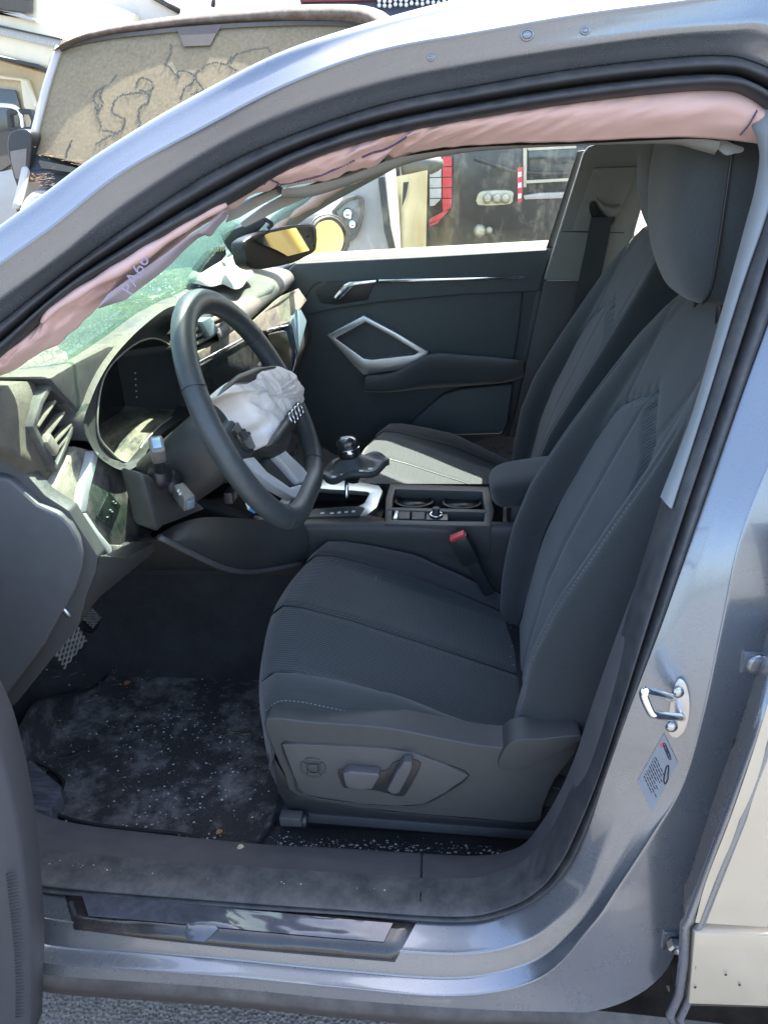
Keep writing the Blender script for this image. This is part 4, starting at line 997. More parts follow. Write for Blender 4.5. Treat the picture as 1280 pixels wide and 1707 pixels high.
# outer skin of the far side
MB().grid([[A(x, .90, .30), A(x, .93, .55), A(x, .92, .85), A(x, .86, 1.08)] for x in (-1.1, -.5, .1, .7, 1.4)]).build('far_body_side', PAINT, CAR, smooth=True)
# rear closing of the cabin
MB().grid([[A(1.45, y, z) for y in (-.7, 0, .75)] for z in (.3, .8, 1.12)]).build('rear_bulkhead', PLAST, CAR)
MB().grid([cr([A(x, -.72, .33), A(x, -.76, .6), A(x, -.72, .95), A(x, -.66, 1.12)], 3) for x in (.16, .6, 1.0, 1.45)]).build('near_rear_lining', PLAST, CAR, smooth=True)

# ------------------------------------------------------------------ headliner and windscreen
G = []
nr = resample(np.array(cr([L0[i] for i in range(4, 12)], 6)), 26)
for p in nr:
    y0 = p[1]+.03; row = []
    for t in np.linspace(0, 1, 13):
        y = lerp(y0, -y0-.02, t); row.append(A(p[0]-.02*(1-(2*t-1)**2), y, p[2]+.008+.028*(1-(2*t-1)**2)))
    row += [A(p[0], -y0+.0, p[2]-.035)]
    G.append(row)
lastr = [q+A(1.3, 0, -.05) for q in G[-1]]
MB().grid(G+[lastr]).build('headliner', HEAD, CAR, smooth=True)
# far A-pillar lining
fa = [(-p[0], p) for p in resample(np.array([L0[i] for i in range(0, 6)]), 14)]
G = []
for _, p in fa:
    q = A(p[0], -p[1]-.02, p[2]-.012)
    G.append([q+A(-.03, .03, .02), q+A(-.012, -.012, .012), q+A(.012, -.014, -.008), q+A(.03, .012, -.022)])
MB().grid([cr(r, 3) for r in G]).build('far_pillar_lining', mat('pillar_lining', (.26, .275, .26), .8, var=.05, vs=60), CAR, smooth=True)
# far curtain airbag
G = []
for k, p in enumerate(resample(np.array([L0[i]*A(1, -1, 1) for i in range(1, 11)]), 40)):
    r_ = .010+.003*math.sin(k*.9)+.002*math.sin(k*2.3)
    if k > 20: r_ *= .8
    c_ = p+A(.010, -.030, -.016); G.append([c_+A(.3*r_*math.cos(q), r_*math.cos(q), r_*1.2*math.sin(q)) for q in np.arange(12)*2*math.pi/12])
MB().grid(G, cv=True, cap=True).build('curtain_airbag', PINK, CAR, smooth=True, label='pink curtain airbag hanging over the passenger window')

# windscreen: crazed laminated glass
m, n, b, L = newmat('crazed_glass'); n.nodes.remove(b); out_ = n.nodes['Material Output']
tc = nd(n, 'TexCoord'); ns = nd(n, 'TexNoise'); ns.inputs['Scale'].default_value = 6; ns.inputs['Detail'].default_value = 6; L(tc.outputs['Object'], ns.inputs['Vector'])
mxv = nd(n, 'MixRGB'); mxv.inputs[0].default_value = .12; L(tc.outputs['Object'], mxv.inputs[1]); L(ns.outputs['Color'], mxv.inputs[2])
vo1 = nd(n, 'TexVoronoi', feature='DISTANCE_TO_EDGE'); vo1.inputs['Scale'].default_value = 105; L(mxv.outputs[0], vo1.inputs['Vector'])
vo2 = nd(n, 'TexVoronoi', feature='DISTANCE_TO_EDGE'); vo2.inputs['Scale'].default_value = 170; L(mxv.outputs[0], vo2.inputs['Vector'])
m1 = nd(n, 'MapRange'); m1.inputs[1].default_value = .0; m1.inputs[2].default_value = .06; m1.inputs[3].default_value = 1; m1.inputs[4].default_value = 0; L(vo1.outputs['Distance'], m1.inputs[0])
m2 = nd(n, 'MapRange'); m2.inputs[1].default_value = .0; m2.inputs[2].default_value = .16; m2.inputs[3].default_value = .8; m2.inputs[4].default_value = 0; L(vo2.outputs['Distance'], m2.inputs[0])
n3 = nd(n, 'TexNoise'); n3.inputs['Scale'].default_value = 5; n3.inputs['Detail'].default_value = 3; L(tc.outputs['Object'], n3.inputs['Vector'])
m3 = nd(n, 'MapRange'); m3.inputs[1].default_value = .40; m3.inputs[2].default_value = .62; L(n3.outputs['Fac'], m3.inputs[0])
mu = nd(n, 'Math', operation='MULTIPLY'); L(m2.outputs[0], mu.inputs[0]); L(m3.outputs[0], mu.inputs[1])
mmx = nd(n, 'Math', operation='MAXIMUM'); L(m1.outputs[0], mmx.inputs[0]); L(mu.outputs[0], mmx.inputs[1])
m5 = nd(n, 'Math', operation='MULTIPLY'); L(mmx.outputs[0], m5.inputs[0]); m5.inputs[1].default_value = .5
tr = nd(n, 'BsdfTransparent'); tr.inputs[0].default_value = (.72, .88, .79, 1)
gl = nd(n, 'BsdfGlossy'); gl.inputs['Roughness'].default_value = .08
ms1 = nd(n, 'MixShader'); ms1.inputs[0].default_value = .06; L(tr.outputs[0], ms1.inputs[1]); L(gl.outputs[0], ms1.inputs[2])
df = nd(n, 'BsdfDiffuse'); df.inputs[0].default_value = (.13, .20, .165, 1); tl = nd(n, 'BsdfTranslucent'); tl.inputs[0].default_value = (.12, .20, .16, 1)
ms2 = nd(n, 'MixShader'); ms2.inputs[0].default_value = .55; L(df.outputs[0], ms2.inputs[1]); L(tl.outputs[0], ms2.inputs[2])
ms3 = nd(n, 'MixShader'); L(m5.outputs[0], ms3.inputs[0]); L(ms1.outputs[0], ms3.inputs[1]); L(ms2.outputs[0], ms3.inputs[2]); L(ms3.outputs[0], out_.inputs[0])
CRAZ = m
near_ = resample(np.array([A(-1.0, -.72, 1.10)]+[L0[i]+A(0, .035, 0) for i in range(0, 5)]), 24)
sagp = [(-60,660,-.60),(0,645,-.56),(80,622,-.52),(150,578,-.48),(225,522,-.42),(300,490,-.34),(326,470,-.26),(352,430,-.16),(378,398,-.08),(400,372,-.04)]
sag_ = resample(np.array([U(a, b_, y=y) for a, b_, y in sagp]), 24)
far_ = resample(np.array([A(-1.15, .70, 1.06)]+[L0[i]*A(1, -1, 1)+A(0, -.03, -.01) for i in range(0, 5)]), 24)
G = []
for p, q, r_ in zip(near_, sag_, far_):
    md = lerp(q, r_, .5)+A(-.10, 0, .03)
    row = cr([p, lerp(p, q, .5)+A(-.02, 0, .004), q, lerp(q, md, .5)+A(-.05, 0, .012), md, lerp(md, r_, .5)+A(-.03, 0, 0), r_], 5)
    G.append([v+A(0, 0, .006*nz(v[0], v[1], v[2], 14, 2)) for v in row])
MB().grid(G).build('windscreen', CRAZ, CAR, smooth=True, label='shattered greenish windscreen sagging onto the dashboard')
# bonnet ahead of the glass, A-pillar foot
MB().grid([[A(-1.15, y, 1.05), A(-1.35, y, 1.06-.04*abs(y)), A(-1.8, y*1.0, 1.0-.06*abs(y)), A(-2.15, y*.95, .86)] for y in np.linspace(-.86, .86, 9)]).build('bonnet', PAINT, CAR, smooth=True)
MB().grid([[A(-1.15, s_, 1.0), A(-1.15, s_, .3)] for s_ in (-.86, .86)]).build('scuttle', PLASTD, CAR)
# interior mirror mount, speaker grille
MB().slab([U(a, b_, y=.02) for a, b_ in [(369,392),(384,384),(407,375),(425,366),(440,362),(446,370),(432,385),(412,398),(408,418),(402,431),(386,424),(374,406)]], (-.02, .06, 0)).build('mirror_mount', PLASTD, CAR, bevel=.006)
MB().tube(cr([U(440, 364, y=.02), U(449, 370, y=.02), U(453, 374, y=.02), U(447, 381, y=.02)], 4), .004, 8).build('mirror_clip', PLASTD, CAR, smooth=True)
m = mat('mesh_grille', (.05, .052, .05), .6, var=.1, vs=60, bump=1, bs=260, tex='VORONOI')
gr = MB().slab([U(a, b_, y=.06) for a, b_ in [(326,452),(340,434),(354,418),(376,414),(379,424),(372,434),(352,446),(336,456)]], (-.02, .03, .0)).build('speaker_grille', m, CAR, bevel=.004)
GOLD = mat('foil', (.60, .48, .26), .5, .4, var=.3, vs=60)
for k in range(5):
    MB().slab([U(356+4*k, 413-k*.4, y=.055), U(358.5+4*k, 412-k*.4, y=.055), U(357.5+4*k, 420-k*.5, y=.055), U(355+4*k, 421-k*.5, y=.055)], (0, .004, 0)).build('foil_tab', GOLD, gr)
# near A-pillar lining, cracked loose
AL = mat('loose_pillar_trim', (.34, .325, .29), .7, var=.06, vs=60)
MB().slab([S(a, b_, .10) for a, b_ in [(380,348),(420,332),(459,315),(468,325),(440,340),(420,351),(398,364),(374,373),(379,360)]], (.004, .012, .004)).build('pillar_lining', AL, CAR, bevel=.002)
MB().slab([S(a, b_, .16) for a, b_ in [(399,373),(434,347),(470,328),(522,308),(600,283),(640,270),(600,300),(522,326),(470,348),(443,362),(408,380)]], (.004, .012, .004)).build('pillar_lining', AL, CAR, bevel=.002)

# ------------------------------------------------------------------ near curtain airbag
UPc = [(-60,634),(0,594),(66,545),(86,509),(149,466),(220,430),(300,374),(375,337),(450,296),(520,262),(620,228),(705,208),(800,192),(960,167),(1110,150),(1203,146),(1245,158),(1268,178)]
LOc = [(-60,668),(0,628),(66,590),(110,563),(168,512),(232,460),(315,392),(388,348),(452,313),(520,304),(580,290),(640,266),(690,254),(800,241),(960,236),(1110,230),(1180,230),(1262,240)]
up_ = resample(np.array(cr(UPc, 8)), 220); lo_ = []
ud = np.array(cr(UPc, 8)); ld = np.array(cr(LOc, 8)); s_ = np.r_[0, np.cumsum(np.linalg.norm(np.diff(ud, axis=0), axis=1))]
ss = np.linspace(0, s_[-1], 220); lo_ = np.stack([np.interp(ss, s_, ld[:, k]) for k in (0, 1)], 1)
G = []
for k in range(220):
    a = S(up_[k][0], up_[k][1]-4, .030); c_ = S(lo_[k][0], lo_[k][1], .062)
    wdt = np.linalg.norm(c_-a); nrm = A(0, -1, 0); row = []
    f1 = nz(ss[k]*.012, 0, 0, 1, 4); f2 = nz(ss[k]*.035, 0, 0, 1, 5)
    wr = np.interp(up_[k][0], [0, 250, 420, 520, 620, 680, 740, 780, 1280], [1.5, 1.4, 1.1, .7, 1.1, 2.0, 1.0, .35, .3])
    NN = 22
    for j in range(NN+1):
        t = j/NN; bul = (math.sin(math.pi*min(1, t*1.02)**.8))*.022
        fold = wr*(.0075*math.sin(t*7+f1*6)*f2+.0055*nz(t*3, ss[k]*.02, 0, 1.0, 6)+.003*nz(t*7, ss[k]*.05, 0, 1, 8)+.0035*(abs(math.sin(ss[k]*.045+t*2.6+4*nz(ss[k]*.006, t, 0, 1, 9)))**.6-.7)*max(0, nz(ss[k]*.008, 3, 0, 1, 10)*2+.35))*math.sin(math.pi*t)
        row.append(lerp(a, c_, t)+nrm*(bul+fold)+A(0, 0, .004*f2*t*wr))
    for j in range(1, 8):
        t = 1-j/8; row.append(lerp(a, c_, t)+A(0, .022*math.sin(math.pi*(1-t)), .002))
    G.append(row)
ca_ = MB().grid(G, cv=True).build('curtain_airbag', PINK, CAR, smooth=True, label='pink curtain airbag hanging along the near roof rail')
CG = np.array(G)
# rolled second fold at the front and the pale flap with print
fold2 = [(70,538),(88,516),(122,494),(160,470),(206,444),(260,409),(310,377),(352,352),(378,340)]
P = [S(a, b_, .012) for a, b_ in fold2]; P = resample(np.array(cr(P, 6)), 50)
MB().tube(P, [.003+.0065*math.sin(math.pi*k/49)**.6+.001*math.sin(k*.7)+.0012*math.sin(k*.31) for k in range(50)], 12, flat=.7).build('airbag_fold', PINK, ca_, smooth=True)
F_o = [(163,514),(180,490),(205,472),(240,448),(280,420),(310,396),(330,384),(348,372),(372,350),(380,350),(379,362),(362,379),(350,396),(342,392),(330,397),(308,416),(285,440),(262,460),(240,476),(225,488),(208,501),(190,506),(172,512)]
FO = [S(a, b_, .030) for a, b_ in F_o]
top_i = list(range(0, 10)); 
tt = resample(np.array([S(a, b_, .020) for a, b_ in F_o[:10]]), 40); bb = resample(np.array([S(a, b_, .040) for a, b_ in F_o[9:]][::-1]), 40)
G = []
for k in range(40):
    G.append([lerp(tt[k], bb[k], t)+A(0, -.006*math.sin(math.pi*t)-.006*nz(k*.12, t*2, 0, 1, 9)*t, 0) for t in np.linspace(0, 1, 8)])
    
G2 = [[q+A(0, .003, 0) for q in r] for r in G]
MB().grid(G).grid(G2).build('airbag_flap', LILAC, ca_, smooth=True, label='pale lilac flap of the curtain airbag printed PA66')
def text(s, o, ex, ey, h, m_, p, name):
    cu = bpy.data.curves.new('t', 'FONT'); cu.body = s; cu.size = h; cu.extrude = 0
    ob = bpy.data.objects.new('t', cu); col.objects.link(ob)
    me = bpy.data.meshes.new_from_object(ob.evaluated_get(bpy.context.evaluated_depsgraph_get())); bpy.data.objects.remove(ob)
    ex = ex/np.linalg.norm(ex); ey = ey/np.linalg.norm(ey)
    V = [o+ex*v.co.x+ey*v.co.y for v in me.vertices]; F = [tuple(pp.vertices) for pp in me.polygons]
    return mk(name, V, F, m_, p, smooth=False)
p0, p1 = S(219, 494, .004), S(250, 432, .004)
ex = p1-p0; q1 = S(206, 485, .004)-S(216, 491, .004)
ey = q1-ex*(q1@ex)/(ex@ex)
text('PA66', p0, ex, ey, .022, mat('print_ink', (.30, .25, .31), .9, var=.1), ca_, 'print')
# dark stitched seams on the cushion
def on_cur(px, py):
    d2 = ((np.array([[px, py]])-up_)**2).sum(1); k = int(np.argmin(((up_*.5+lo_*.5)-[px, py]).__pow__(2).sum(1)))
    a, c_ = up_[k], lo_[k]; v = c_-a; t = float(np.clip(((np.array([px, py])-a)@v)/(v@v), .02, .98))
    return CG[k][int(round(t*22))]+A(0, -.0022, 0)
SEAMM = mat('purple_thread', (.12, .09, .16), .9, var=.1)
for pl in ([(674,222),(668,240),(652,255),(635,264),(615,272)], [(604,276),(570,285),(540,293),(500,302),(470,308)], [(1258,176),(1246,196),(1240,214),(1232,226)], [(150,468),(158,476),(165,478)], [(298,378),(303,388),(310,391)], [(447,306),(452,300),(462,300),(470,306),(466,312)]):
    P = resample(np.array(cr([on_cur(*q) for q in pl], 6)), 26); ms = MB()
    for i in range(0, 25, 1): ms.tube([P[i], lerp(P[i], P[i+1], .8)], .0012, 4)
    ms.build('seam', SEAMM, ca_)
# headliner edge below the airbag
P0 = [(470,315),(520,308),(580,294),(640,270),(690,258),(800,245),(960,240),(1110,233),(1170,232),(1200,236)]; P1 = [(470,330),(520,328),(600,302),(650,284),(700,268),(800,252),(960,243),(1110,240),(1160,250),(1190,258)]
G = []
for a, b_ in zip(cr(P0, 5), cr(P1, 5)):
    p, q = S(a[0], a[1], .075), S(b_[0], b_[1], .095); G.append([p, lerp(p, q, .5)+A(0, -.004, 0), q, q+A(0, .03, .01)])
MB().grid(G).build('headliner_edge', HEAD, CAR, smooth=True)
hk = [(1170,228),(1195,228),(1222,240),(1239,246),(1236,254),(1224,256),(1210,259),(1198,250),(1185,238)]
MB().slab([S(a, b_, .085) for a, b_ in cr(hk, 3, True)], (.004, .02, 0)).build('trim_clip', HEAD, CAR, bevel=.004)

# ------------------------------------------------------------------ details on the body side
from mathutils.bvhtree import BVHTree
dg = bpy.context.evaluated_depsgraph_get()
BV = BVHTree.FromPolygons([v.co[:] for v in frame.data.vertices], [tuple(p.vertices) for p in frame.data.polygons])
def onb(px, py, lift=.001):
    d = ray(px, py); h = BV.ray_cast(Vector(CAM), Vector(d).normalized())
    if h[0] is None: return S(px, py, -.03), A(0, -1, 0)
    nn = np.array(h[1]); nn = nn if nn@d < 0 else -nn
    return np.array(h[0])+nn*lift, nn
def bpolyslab(name, pl, th, m_, p, lift=0, bevel=.002, **k):
    q = [onb(a, b_, th+lift) for a, b_ in pl]; nn = np.mean([x[1] for x in q], 0); nn /= np.linalg.norm(nn)
    return MB().slab([x[0] for x in q], -nn*(th+.004)).build(name, m_, p, bevel=bevel, **k)
# striker: plate, two bolts, bright loop
STEEL = mat('zinc_steel', (.45, .46, .47), .3, 1, var=.1, vs=60)
pl = [(1133,1128),(1143,1136),(1149,1160),(1148,1190),(1140,1214),(1126,1226),(1115,1218),(1113,1200),(1118,1165),(1125,1138)]
stk = bpolyslab('door_striker', cr(pl, 3, True), .006, STEEL, CAR, bevel=.0015, label='bright steel door striker')
for a, b_ in ((1131,1150),(1120,1206)):
    c_, nn = onb(a, b_, .008); MB().ball(c_, (.007, .004, .007), 14, 8).build('bolt', STEEL, stk, smooth=True)
lp = [(1136,1196,.006),(1112,1194,.030),(1092,1191,.047),(1084,1186,.050),(1073,1160,.050),(1076,1152,.048),(1096,1156,.030),(1120,1163,.006)]
P = [onb(1136-(1136-a)*.25, b_, 0)[0]+A(-.0, -h, 0)*1.0 for a, b_, h in lp]
P = []
b0_, nn = onb(1130, 1180, 0)
for a, b_, h in lp:
    P.append(U(a, b_, y=b0_[1]-h))
MB().tube(cr(P, 5), .0048, 12).build('striker_loop', CHROME, stk, smooth=True)
# label sticker with print
def bq(a, b_, lift): return onb(a, b_, lift)[0]
sq = [(1106,1222),(1129,1270),(1086,1353),(1062,1301)]
STM = mat('sticker_film', (.20, .225, .26), .5, coat=.3, var=.04, vs=60)
def bil(s, t): return lerp(lerp(sq[0], sq[1], s), lerp(sq[3], sq[2], s), t)
G = [[bq(*bil(s, t), .0010) for s in np.linspace(0, 1, 7)] for t in np.linspace(0, 1, 9)]
stick = MB().grid(G).build('sticker', STM, CAR, smooth=True, label='pale data sticker on the pillar below the striker')
for k in range(9):
    t = .40+.052*k; ln = [.75, .6, .7, .65, .5, .72, .6, .78, .55][k]
    P = [bq(*bil(s, t), .0014) for s in np.linspace(.12, .12+ln, 22)]
    ms = MB()
    for i in range(0, 21): 
        if (i*7+k*3) % 5: ms.tube([P[i], lerp(P[i], P[i+1], .6)], .0006, 4)
    ms.build('print_line', INK, stick)
for k in range(4):
    s0, t0 = .42+.0*k, .06+.035*k
    MB().tube([bq(*bil(.30+.13*math.cos(q)+.10*k*.9, .10+.030*math.sin(q)+.004*k), .0014) for q in np.arange(16)*2*math.pi/16], .0006, 4, closed=True).build('print_ring', INK, stick)
carp = [(.72,.22),(.80,.24),(.86,.30),(.95,.36),(.95,.46),(.86,.46),(.80,.42),(.74,.34),(.70,.28)]
MB().tube([bq(*bil(s, t), .0014) for s, t in cr(carp, 3, True)], .0008, 4, closed=True).build('print_outline', INK, stick)
bpolyslab('warning_mark', [bil(.08, .13), bil(.20, .13), bil(.20, .19), bil(.08, .19)], .0012, REDW, stick, bevel=0)
# rubber buffer, bolt, slot, plug dimples on the roof flange
bf = bpolyslab('buffer_plate', [(1238,1084),(1290,1086),(1288,1122),(1232,1120)], .004, PAINT, CAR, bevel=.002)
c_, nn = onb(1258, 1105, .006); MB().ball(c_, (.013, .005, .013), 20, 10).build('buffer', PAINT, bf, smooth=True)
sl = bpolyslab('lock_slot', [(1222,1232),(1246,1226),(1240,1260),(1222,1312),(1206,1308)], .003, PLASTD, CAR, bevel=.002)
bf = bpolyslab('bolt_plate', [(1106,1552),(1136,1552),(1134,1582),(1101,1580)], .004, PAINT, CAR, bevel=.002)
c_, nn = onb(1121, 1570, .008)
MB().grid([[c_+A(math.cos(q)*r_, h, math.sin(q)*r_) for q in np.arange(6)*math.pi/3] for r_, h in ((.010, .006), (.010, -.004), (.007, -.006), (.001, -.003))], cv=True).build('bolt', STEEL, bf)
for a, b_, r_ in ((718,96,.003),(878,58,.006),(975,51,.004)):
    c_, nn = onb(a, b_, .0006); MB().tube([c_+A(math.cos(q)*r_, 0, math.sin(q)*r_*.8) for q in np.arange(18)*2*math.pi/18], .0012, 6, closed=True).build('plug', PAINT, frame, smooth=True)
    MB().ball(c_, (r_*.85, .0015, r_*.65), 14, 6).build('plug_cap', PAINT, frame, smooth=True)
# glossy sill plate with lifted film
topl = [(108,1490),(250,1503),(400,1514),(560,1524),(694,1538)]; botl = [(112,1548),(250,1566),(400,1582),(560,1596),(660,1604)]
def spl(pl, x): return float(np.interp(x, [p[0] for p in pl], [p[1] for p in pl]))
G = []
for s in np.linspace(0, 1, 50):
    xt = lerp(108, 694, s); xb = lerp(124, 658, s); row = []
    for t in np.linspace(0, 1, 9):
        px = lerp(xt, xb, t); py = lerp(spl(topl, xt), spl(botl, xb), t)
        lift = .006 if 0 < t < 1 and 0 < s < 1 else .0
        row.append(bq(px, py, lift))
    G.append(row)
SPL = mat('sill_plate_black', (.016, .015, .015), .2, coat=.6, var=.1, vs=30, dust=.10, dscale=25, dcol=(.25, .22, .18), up=False)
spo = MB().grid(G).build('sill_plate', SPL, CAR, smooth=True, label='glossy black sill plate with torn protective film')
G = []
for s in np.linspace(0, 1, 70):
    row = []
    for t in np.linspace(0, 1, 10):
        xt = lerp(138, 655, s); xb = lerp(150, 640, s); px = lerp(xt, xb, t)
        y0 = lerp(1497, 1543, s); y1 = lerp(1534, 1574, s); py = lerp(y0, y1, t)
        w_ = .0010*max(0, nz(s*9, t*1.5, 0, 1, 12))+.004*math.exp(-((s-.42)/.06)**2)*t
        row.append(bq(px, py, .0085+w_*(0 < t < 1)))
    G.append(row)
FILM = mat('protective_film', (.05, .056, .07), .08, coat=1, var=.2, vs=20, dust=.10, dscale=40, dcol=(.4, .4, .42), up=False)
MB().grid(G).build('protective_film', FILM, spo, smooth=True)
bpolyslab('film_tab', [(312,1548),(318,1545),(360,1549),(365,1556),(345,1560),(314,1557)], .011, FILM, spo, bevel=.001)

# ------------------------------------------------------------------ rear door (closed, edge and skin)
def R_(px, py, o=-.10): return S(px, py, o)
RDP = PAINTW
skin = [[(1302,1090),(1360,1090),(1430,1090)],[(1262,1230),(1350,1235),(1430,1235)],[(1218,1360),(1330,1362),(1430,1362)],[(1176,1470),(1320,1474),(1430,1474)],[(1158,1538),(1300,1546),(1430,1546)]]
G = [[R_(*q, -.095) for q in r] for r in skin]; cc = [cr([g[k] for g in G], 6) for k in range(3)]
rd = MB().grid([cr([c[i] for c in cc], 4) for i in range(len(cc[0]))]).build('rear_door', RDP, CAR, smooth=True, label='edge and skin of the closed rear door tinted pale for reflected sunlight')
MB().slab([R_(*q, -.100) for q in [(1157,1556),(1300,1561),(1430,1563),(1430,1682),(1300,1679),(1147,1674)]], (0, .03, 0)).build('door_cladding', RDP, rd, bevel=.003)
MB().slab([R_(1147, 1676, -.098), R_(1430, 1684, -.098), R_(1430, 1684, -.098)+A(0, .05, -.05), R_(1147, 1676, -.098)+A(-.008, .05, -.05)], (0, .01, -.004)).build('door_lower_edge', RDP, rd)
edge = [(1302,1085),(1262,1225),(1214,1360),(1172,1470),(1150,1530),(1142,1540),(1139,1600),(1132,1655),(1116,1690),(1122,1706)]
P = [R_(a, b_, -.088) for a, b_ in edge]
MB().tube(P, .0062, 10).build('door_hem', PAINT, rd, smooth=True)
MB().tube([p+A(.012, -.004, 0) for p in P], .005, 8).build('door_hem', PAINT, rd, smooth=True)
MB().grid([[p, p+A(.02, .09, 0)] for p in P]).build('door_jamb', PAINT, rd, smooth=True)
for a, b_ in ((1209,1625),(1232,1642),(1158,1646)):
    MB().ball(R_(a, b_, -.1005), (.0018, .0006, .0022), 8, 5).build('chip', INK, rd)

# ------------------------------------------------------------------ front door (swung open, lower corner in view)
FDm = mat('front_door_trim', (.055, .057, .066), .55, var=.05, vs=60)
ed = [(-45,1160),(-14,1225),(6,1290),(24,1370),(36,1450),(45,1540),(50,1620),(48,1720)]
edge_ = [U(a, b_, y=-.93) for a, b_ in cr(ed, 5)]
edge_ = [A(-.80, -.93, 1.06), A(-.755, -.93, 1.0), A(-.72, -.93, .95)]+edge_+[edge_[-1]+A(-.01, 0, -.04)]
pl_ = [(-.30, .10, 0), (-.04, .07, 0), (-.005, .05, 0), (-.001, .012, 0), (0, 0, 0), (-.015, -.008, 0), (-.05, -.10, 0), (-.10, -.40, 0), (-.14, -.78, 0), (-.17, -.82, 0), (-.22, -.82, 0), (-.30, -.40, 0), (-.36, -.05, 0), (-.34, .08, 0)]
fdo = MB().grid([[p+A(*d) for d in pl_] for p in edge_], cv=True, cap=True).build('front_door', FDm, CAR, smooth=True, label='lower corner of the open front door lining')
MB().grid([[p+A(-.235, -.835, 0), p+A(-.315, -.40, 0), p+A(-.375, -.05, 0)] for p in edge_]).build('door_skin', PAINT, fdo, smooth=True)
fr2 = [A(-1.10, -.88, 1.06), A(-1.0, -1.2, 1.30), A(-.96, -1.45, 1.42), A(-.95, -1.66, 1.40), A(-.98, -1.74, 1.06)]
MB().tube(cr(fr2, 6), .018, 8).build('window_frame', PLASTD, fdo, smooth=True)
for k in range(44):
    yy = 1460+5.6*k; P = []
    for t in np.linspace(0, 1, 8):
        x1 = np.interp(yy, [1360, 1450, 1540, 1620, 1720], [26, 34, 40, 44, 44])-1
        P.append(U(lerp(x1-26-.09*k, x1, t), yy-7*math.sin(math.pi*t*.5), y=-.938))
    MB().tube(P, .0006, 4).build('grille_rib', FDm, fdo, smooth=True)

# ------------------------------------------------------------------ rest of the near side, out of the photograph's frame
ex_ = [[R_(*q[2], -.095), R_(*q[2], -.095)+A(.35, -.012, 0), R_(*q[2], -.095)+A(.95, -.01, 0)] for q in skin]
ex_ = [[A(r[0][0]-.03, -.84, 1.04), A(r[1][0], -.85, 1.05), A(r[2][0], -.84, 1.06)] for r in ex_[:1]]+ex_+[[A(r[0][0], -.895, .40), A(r[1][0], -.90, .40), A(r[2][0], -.89, .40)] for r in ex_[-1:]]
cc = [cr([g[k] for g in ex_], 5) for k in range(3)]
MB().grid([cr([c[i_] for c in cc], 5) for i_ in range(len(cc[0]))]).build('door_skin', PAINTW, rd, smooth=True)
MB().slab([A(.23, -.80, 1.04), A(.36, -.83, 1.04), A(.40, -.66, 1.44), A(.29, -.64, 1.45)], (0, .03, 0)).build('pillar_blind', PLASTD, rd, bevel=.003)
mk('rear_window', [A(.36, -.825, 1.04), A(1.30, -.825, 1.06), A(1.15, -.66, 1.40), A(.40, -.655, 1.43)], [(0, 1, 2, 3)], mat('rear_side_glass', (.02, .025, .025), .05, coat=.5, var=.1), rd, smooth=False)
MB().tube([A(.30, -.835, 1.045), A(.8, -.845, 1.055), A(1.32, -.835, 1.065)], .008, 8).build('belt_strip', PLASTD, rd, smooth=True)
# hinge pillar, kick panel, wing and front wheel
hp = MB().grid([[A(-.98, -.70, z), A(-.985, -.775, z), A(-1.0, -.80, z), A(-1.12, -.815, z), A(-1.2, -.82, z)] for z in (.30, .5, .8, 1.0, 1.10)])
hp.grid([[RING[0, k], lerp(RING[0, k], A(-1.1, -.80, 1.09), .5), A(-1.1, -.80+.02*(k < 1), 1.09-.02*(4-k))] for k in range(5)])
hp.build('hinge_pillar', PAINT, CAR, smooth=True)
MB().grid([[A(-.90, -.70, z*.0+.36), A(-.94, -.703, .36+z*.5), A(-.985, -.70, .36+z)] for z in (0, .3, .55, .72)]).build('kick_panel', PLAST, CAR, smooth=True)
wg = []
for x in np.linspace(-1.14, -2.15, 22):
    d_ = abs(x+1.62); zb = .30 if d_ > .38 else .33+math.sqrt(max(0, .38**2-d_**2))
    wg.append(cr([A(x, -.90, zb), A(x, -.925, max(zb+.04, .62)), A(x, -.91, max(zb+.08, .82)), A(x, -.85, 1.04-.16*max(0, (-1.7-x)/.45))], 3))
MB().grid(wg).build('wing', PAINT, CAR, smooth=True)
for yw_, s2 in ((-.90, 1), (.90, -1)):
    G = [[A(-1.62+r_*math.cos(q), yw_+dy*s2, .33+r_*math.sin(q)) for q in np.arange(32)*2*math.pi/32] for dy, r_ in ((.2, .22), (.2, .33), (.0, .33), (-.005, .31), (.0, .24), (.03, .23), (.03, .02))]
    MB().grid(G, cv=True).build('wheel', RUBBER, CAR, smooth=True)

# ------------------------------------------------------------------ mirrors
MIRR = mat('mirror_silver', (.86, .88, .86), .02, 1, var=.01)
def mirror(name, lab, pc, y, aim, housing, glass, th, rimr):
    p0_ = U(*pc, y=y); tn = CAM-p0_; tn /= np.linalg.norm(tn); ty = aim-p0_; ty /= np.linalg.norm(ty); mn = tn+ty; mn /= np.linalg.norm(mn)
    def onm(px, py, h=0):
        d = ray(px, py); o_ = p0_+mn*h; t = ((o_-CAM)@mn)/(d@mn); return CAM+t*d
    hm = MB().slab([onm(a, b_, -.004) for a, b_ in cr(housing, 2, True)], -mn*th).build(name, PLASTD, CAR, bevel=.005, seg=3, label=lab)
    MB().slab([onm(a, b_, .0) for a, b_ in glass], -mn*.003).build('mirror_glass', MIRR, hm)
    if rimr: MB().tube([onm(a, b_, .0) for a, b_ in cr(glass, 3, True)], rimr, 8, closed=True).build('mirror_rim', PLASTD, hm, smooth=True)
    return hm, onm
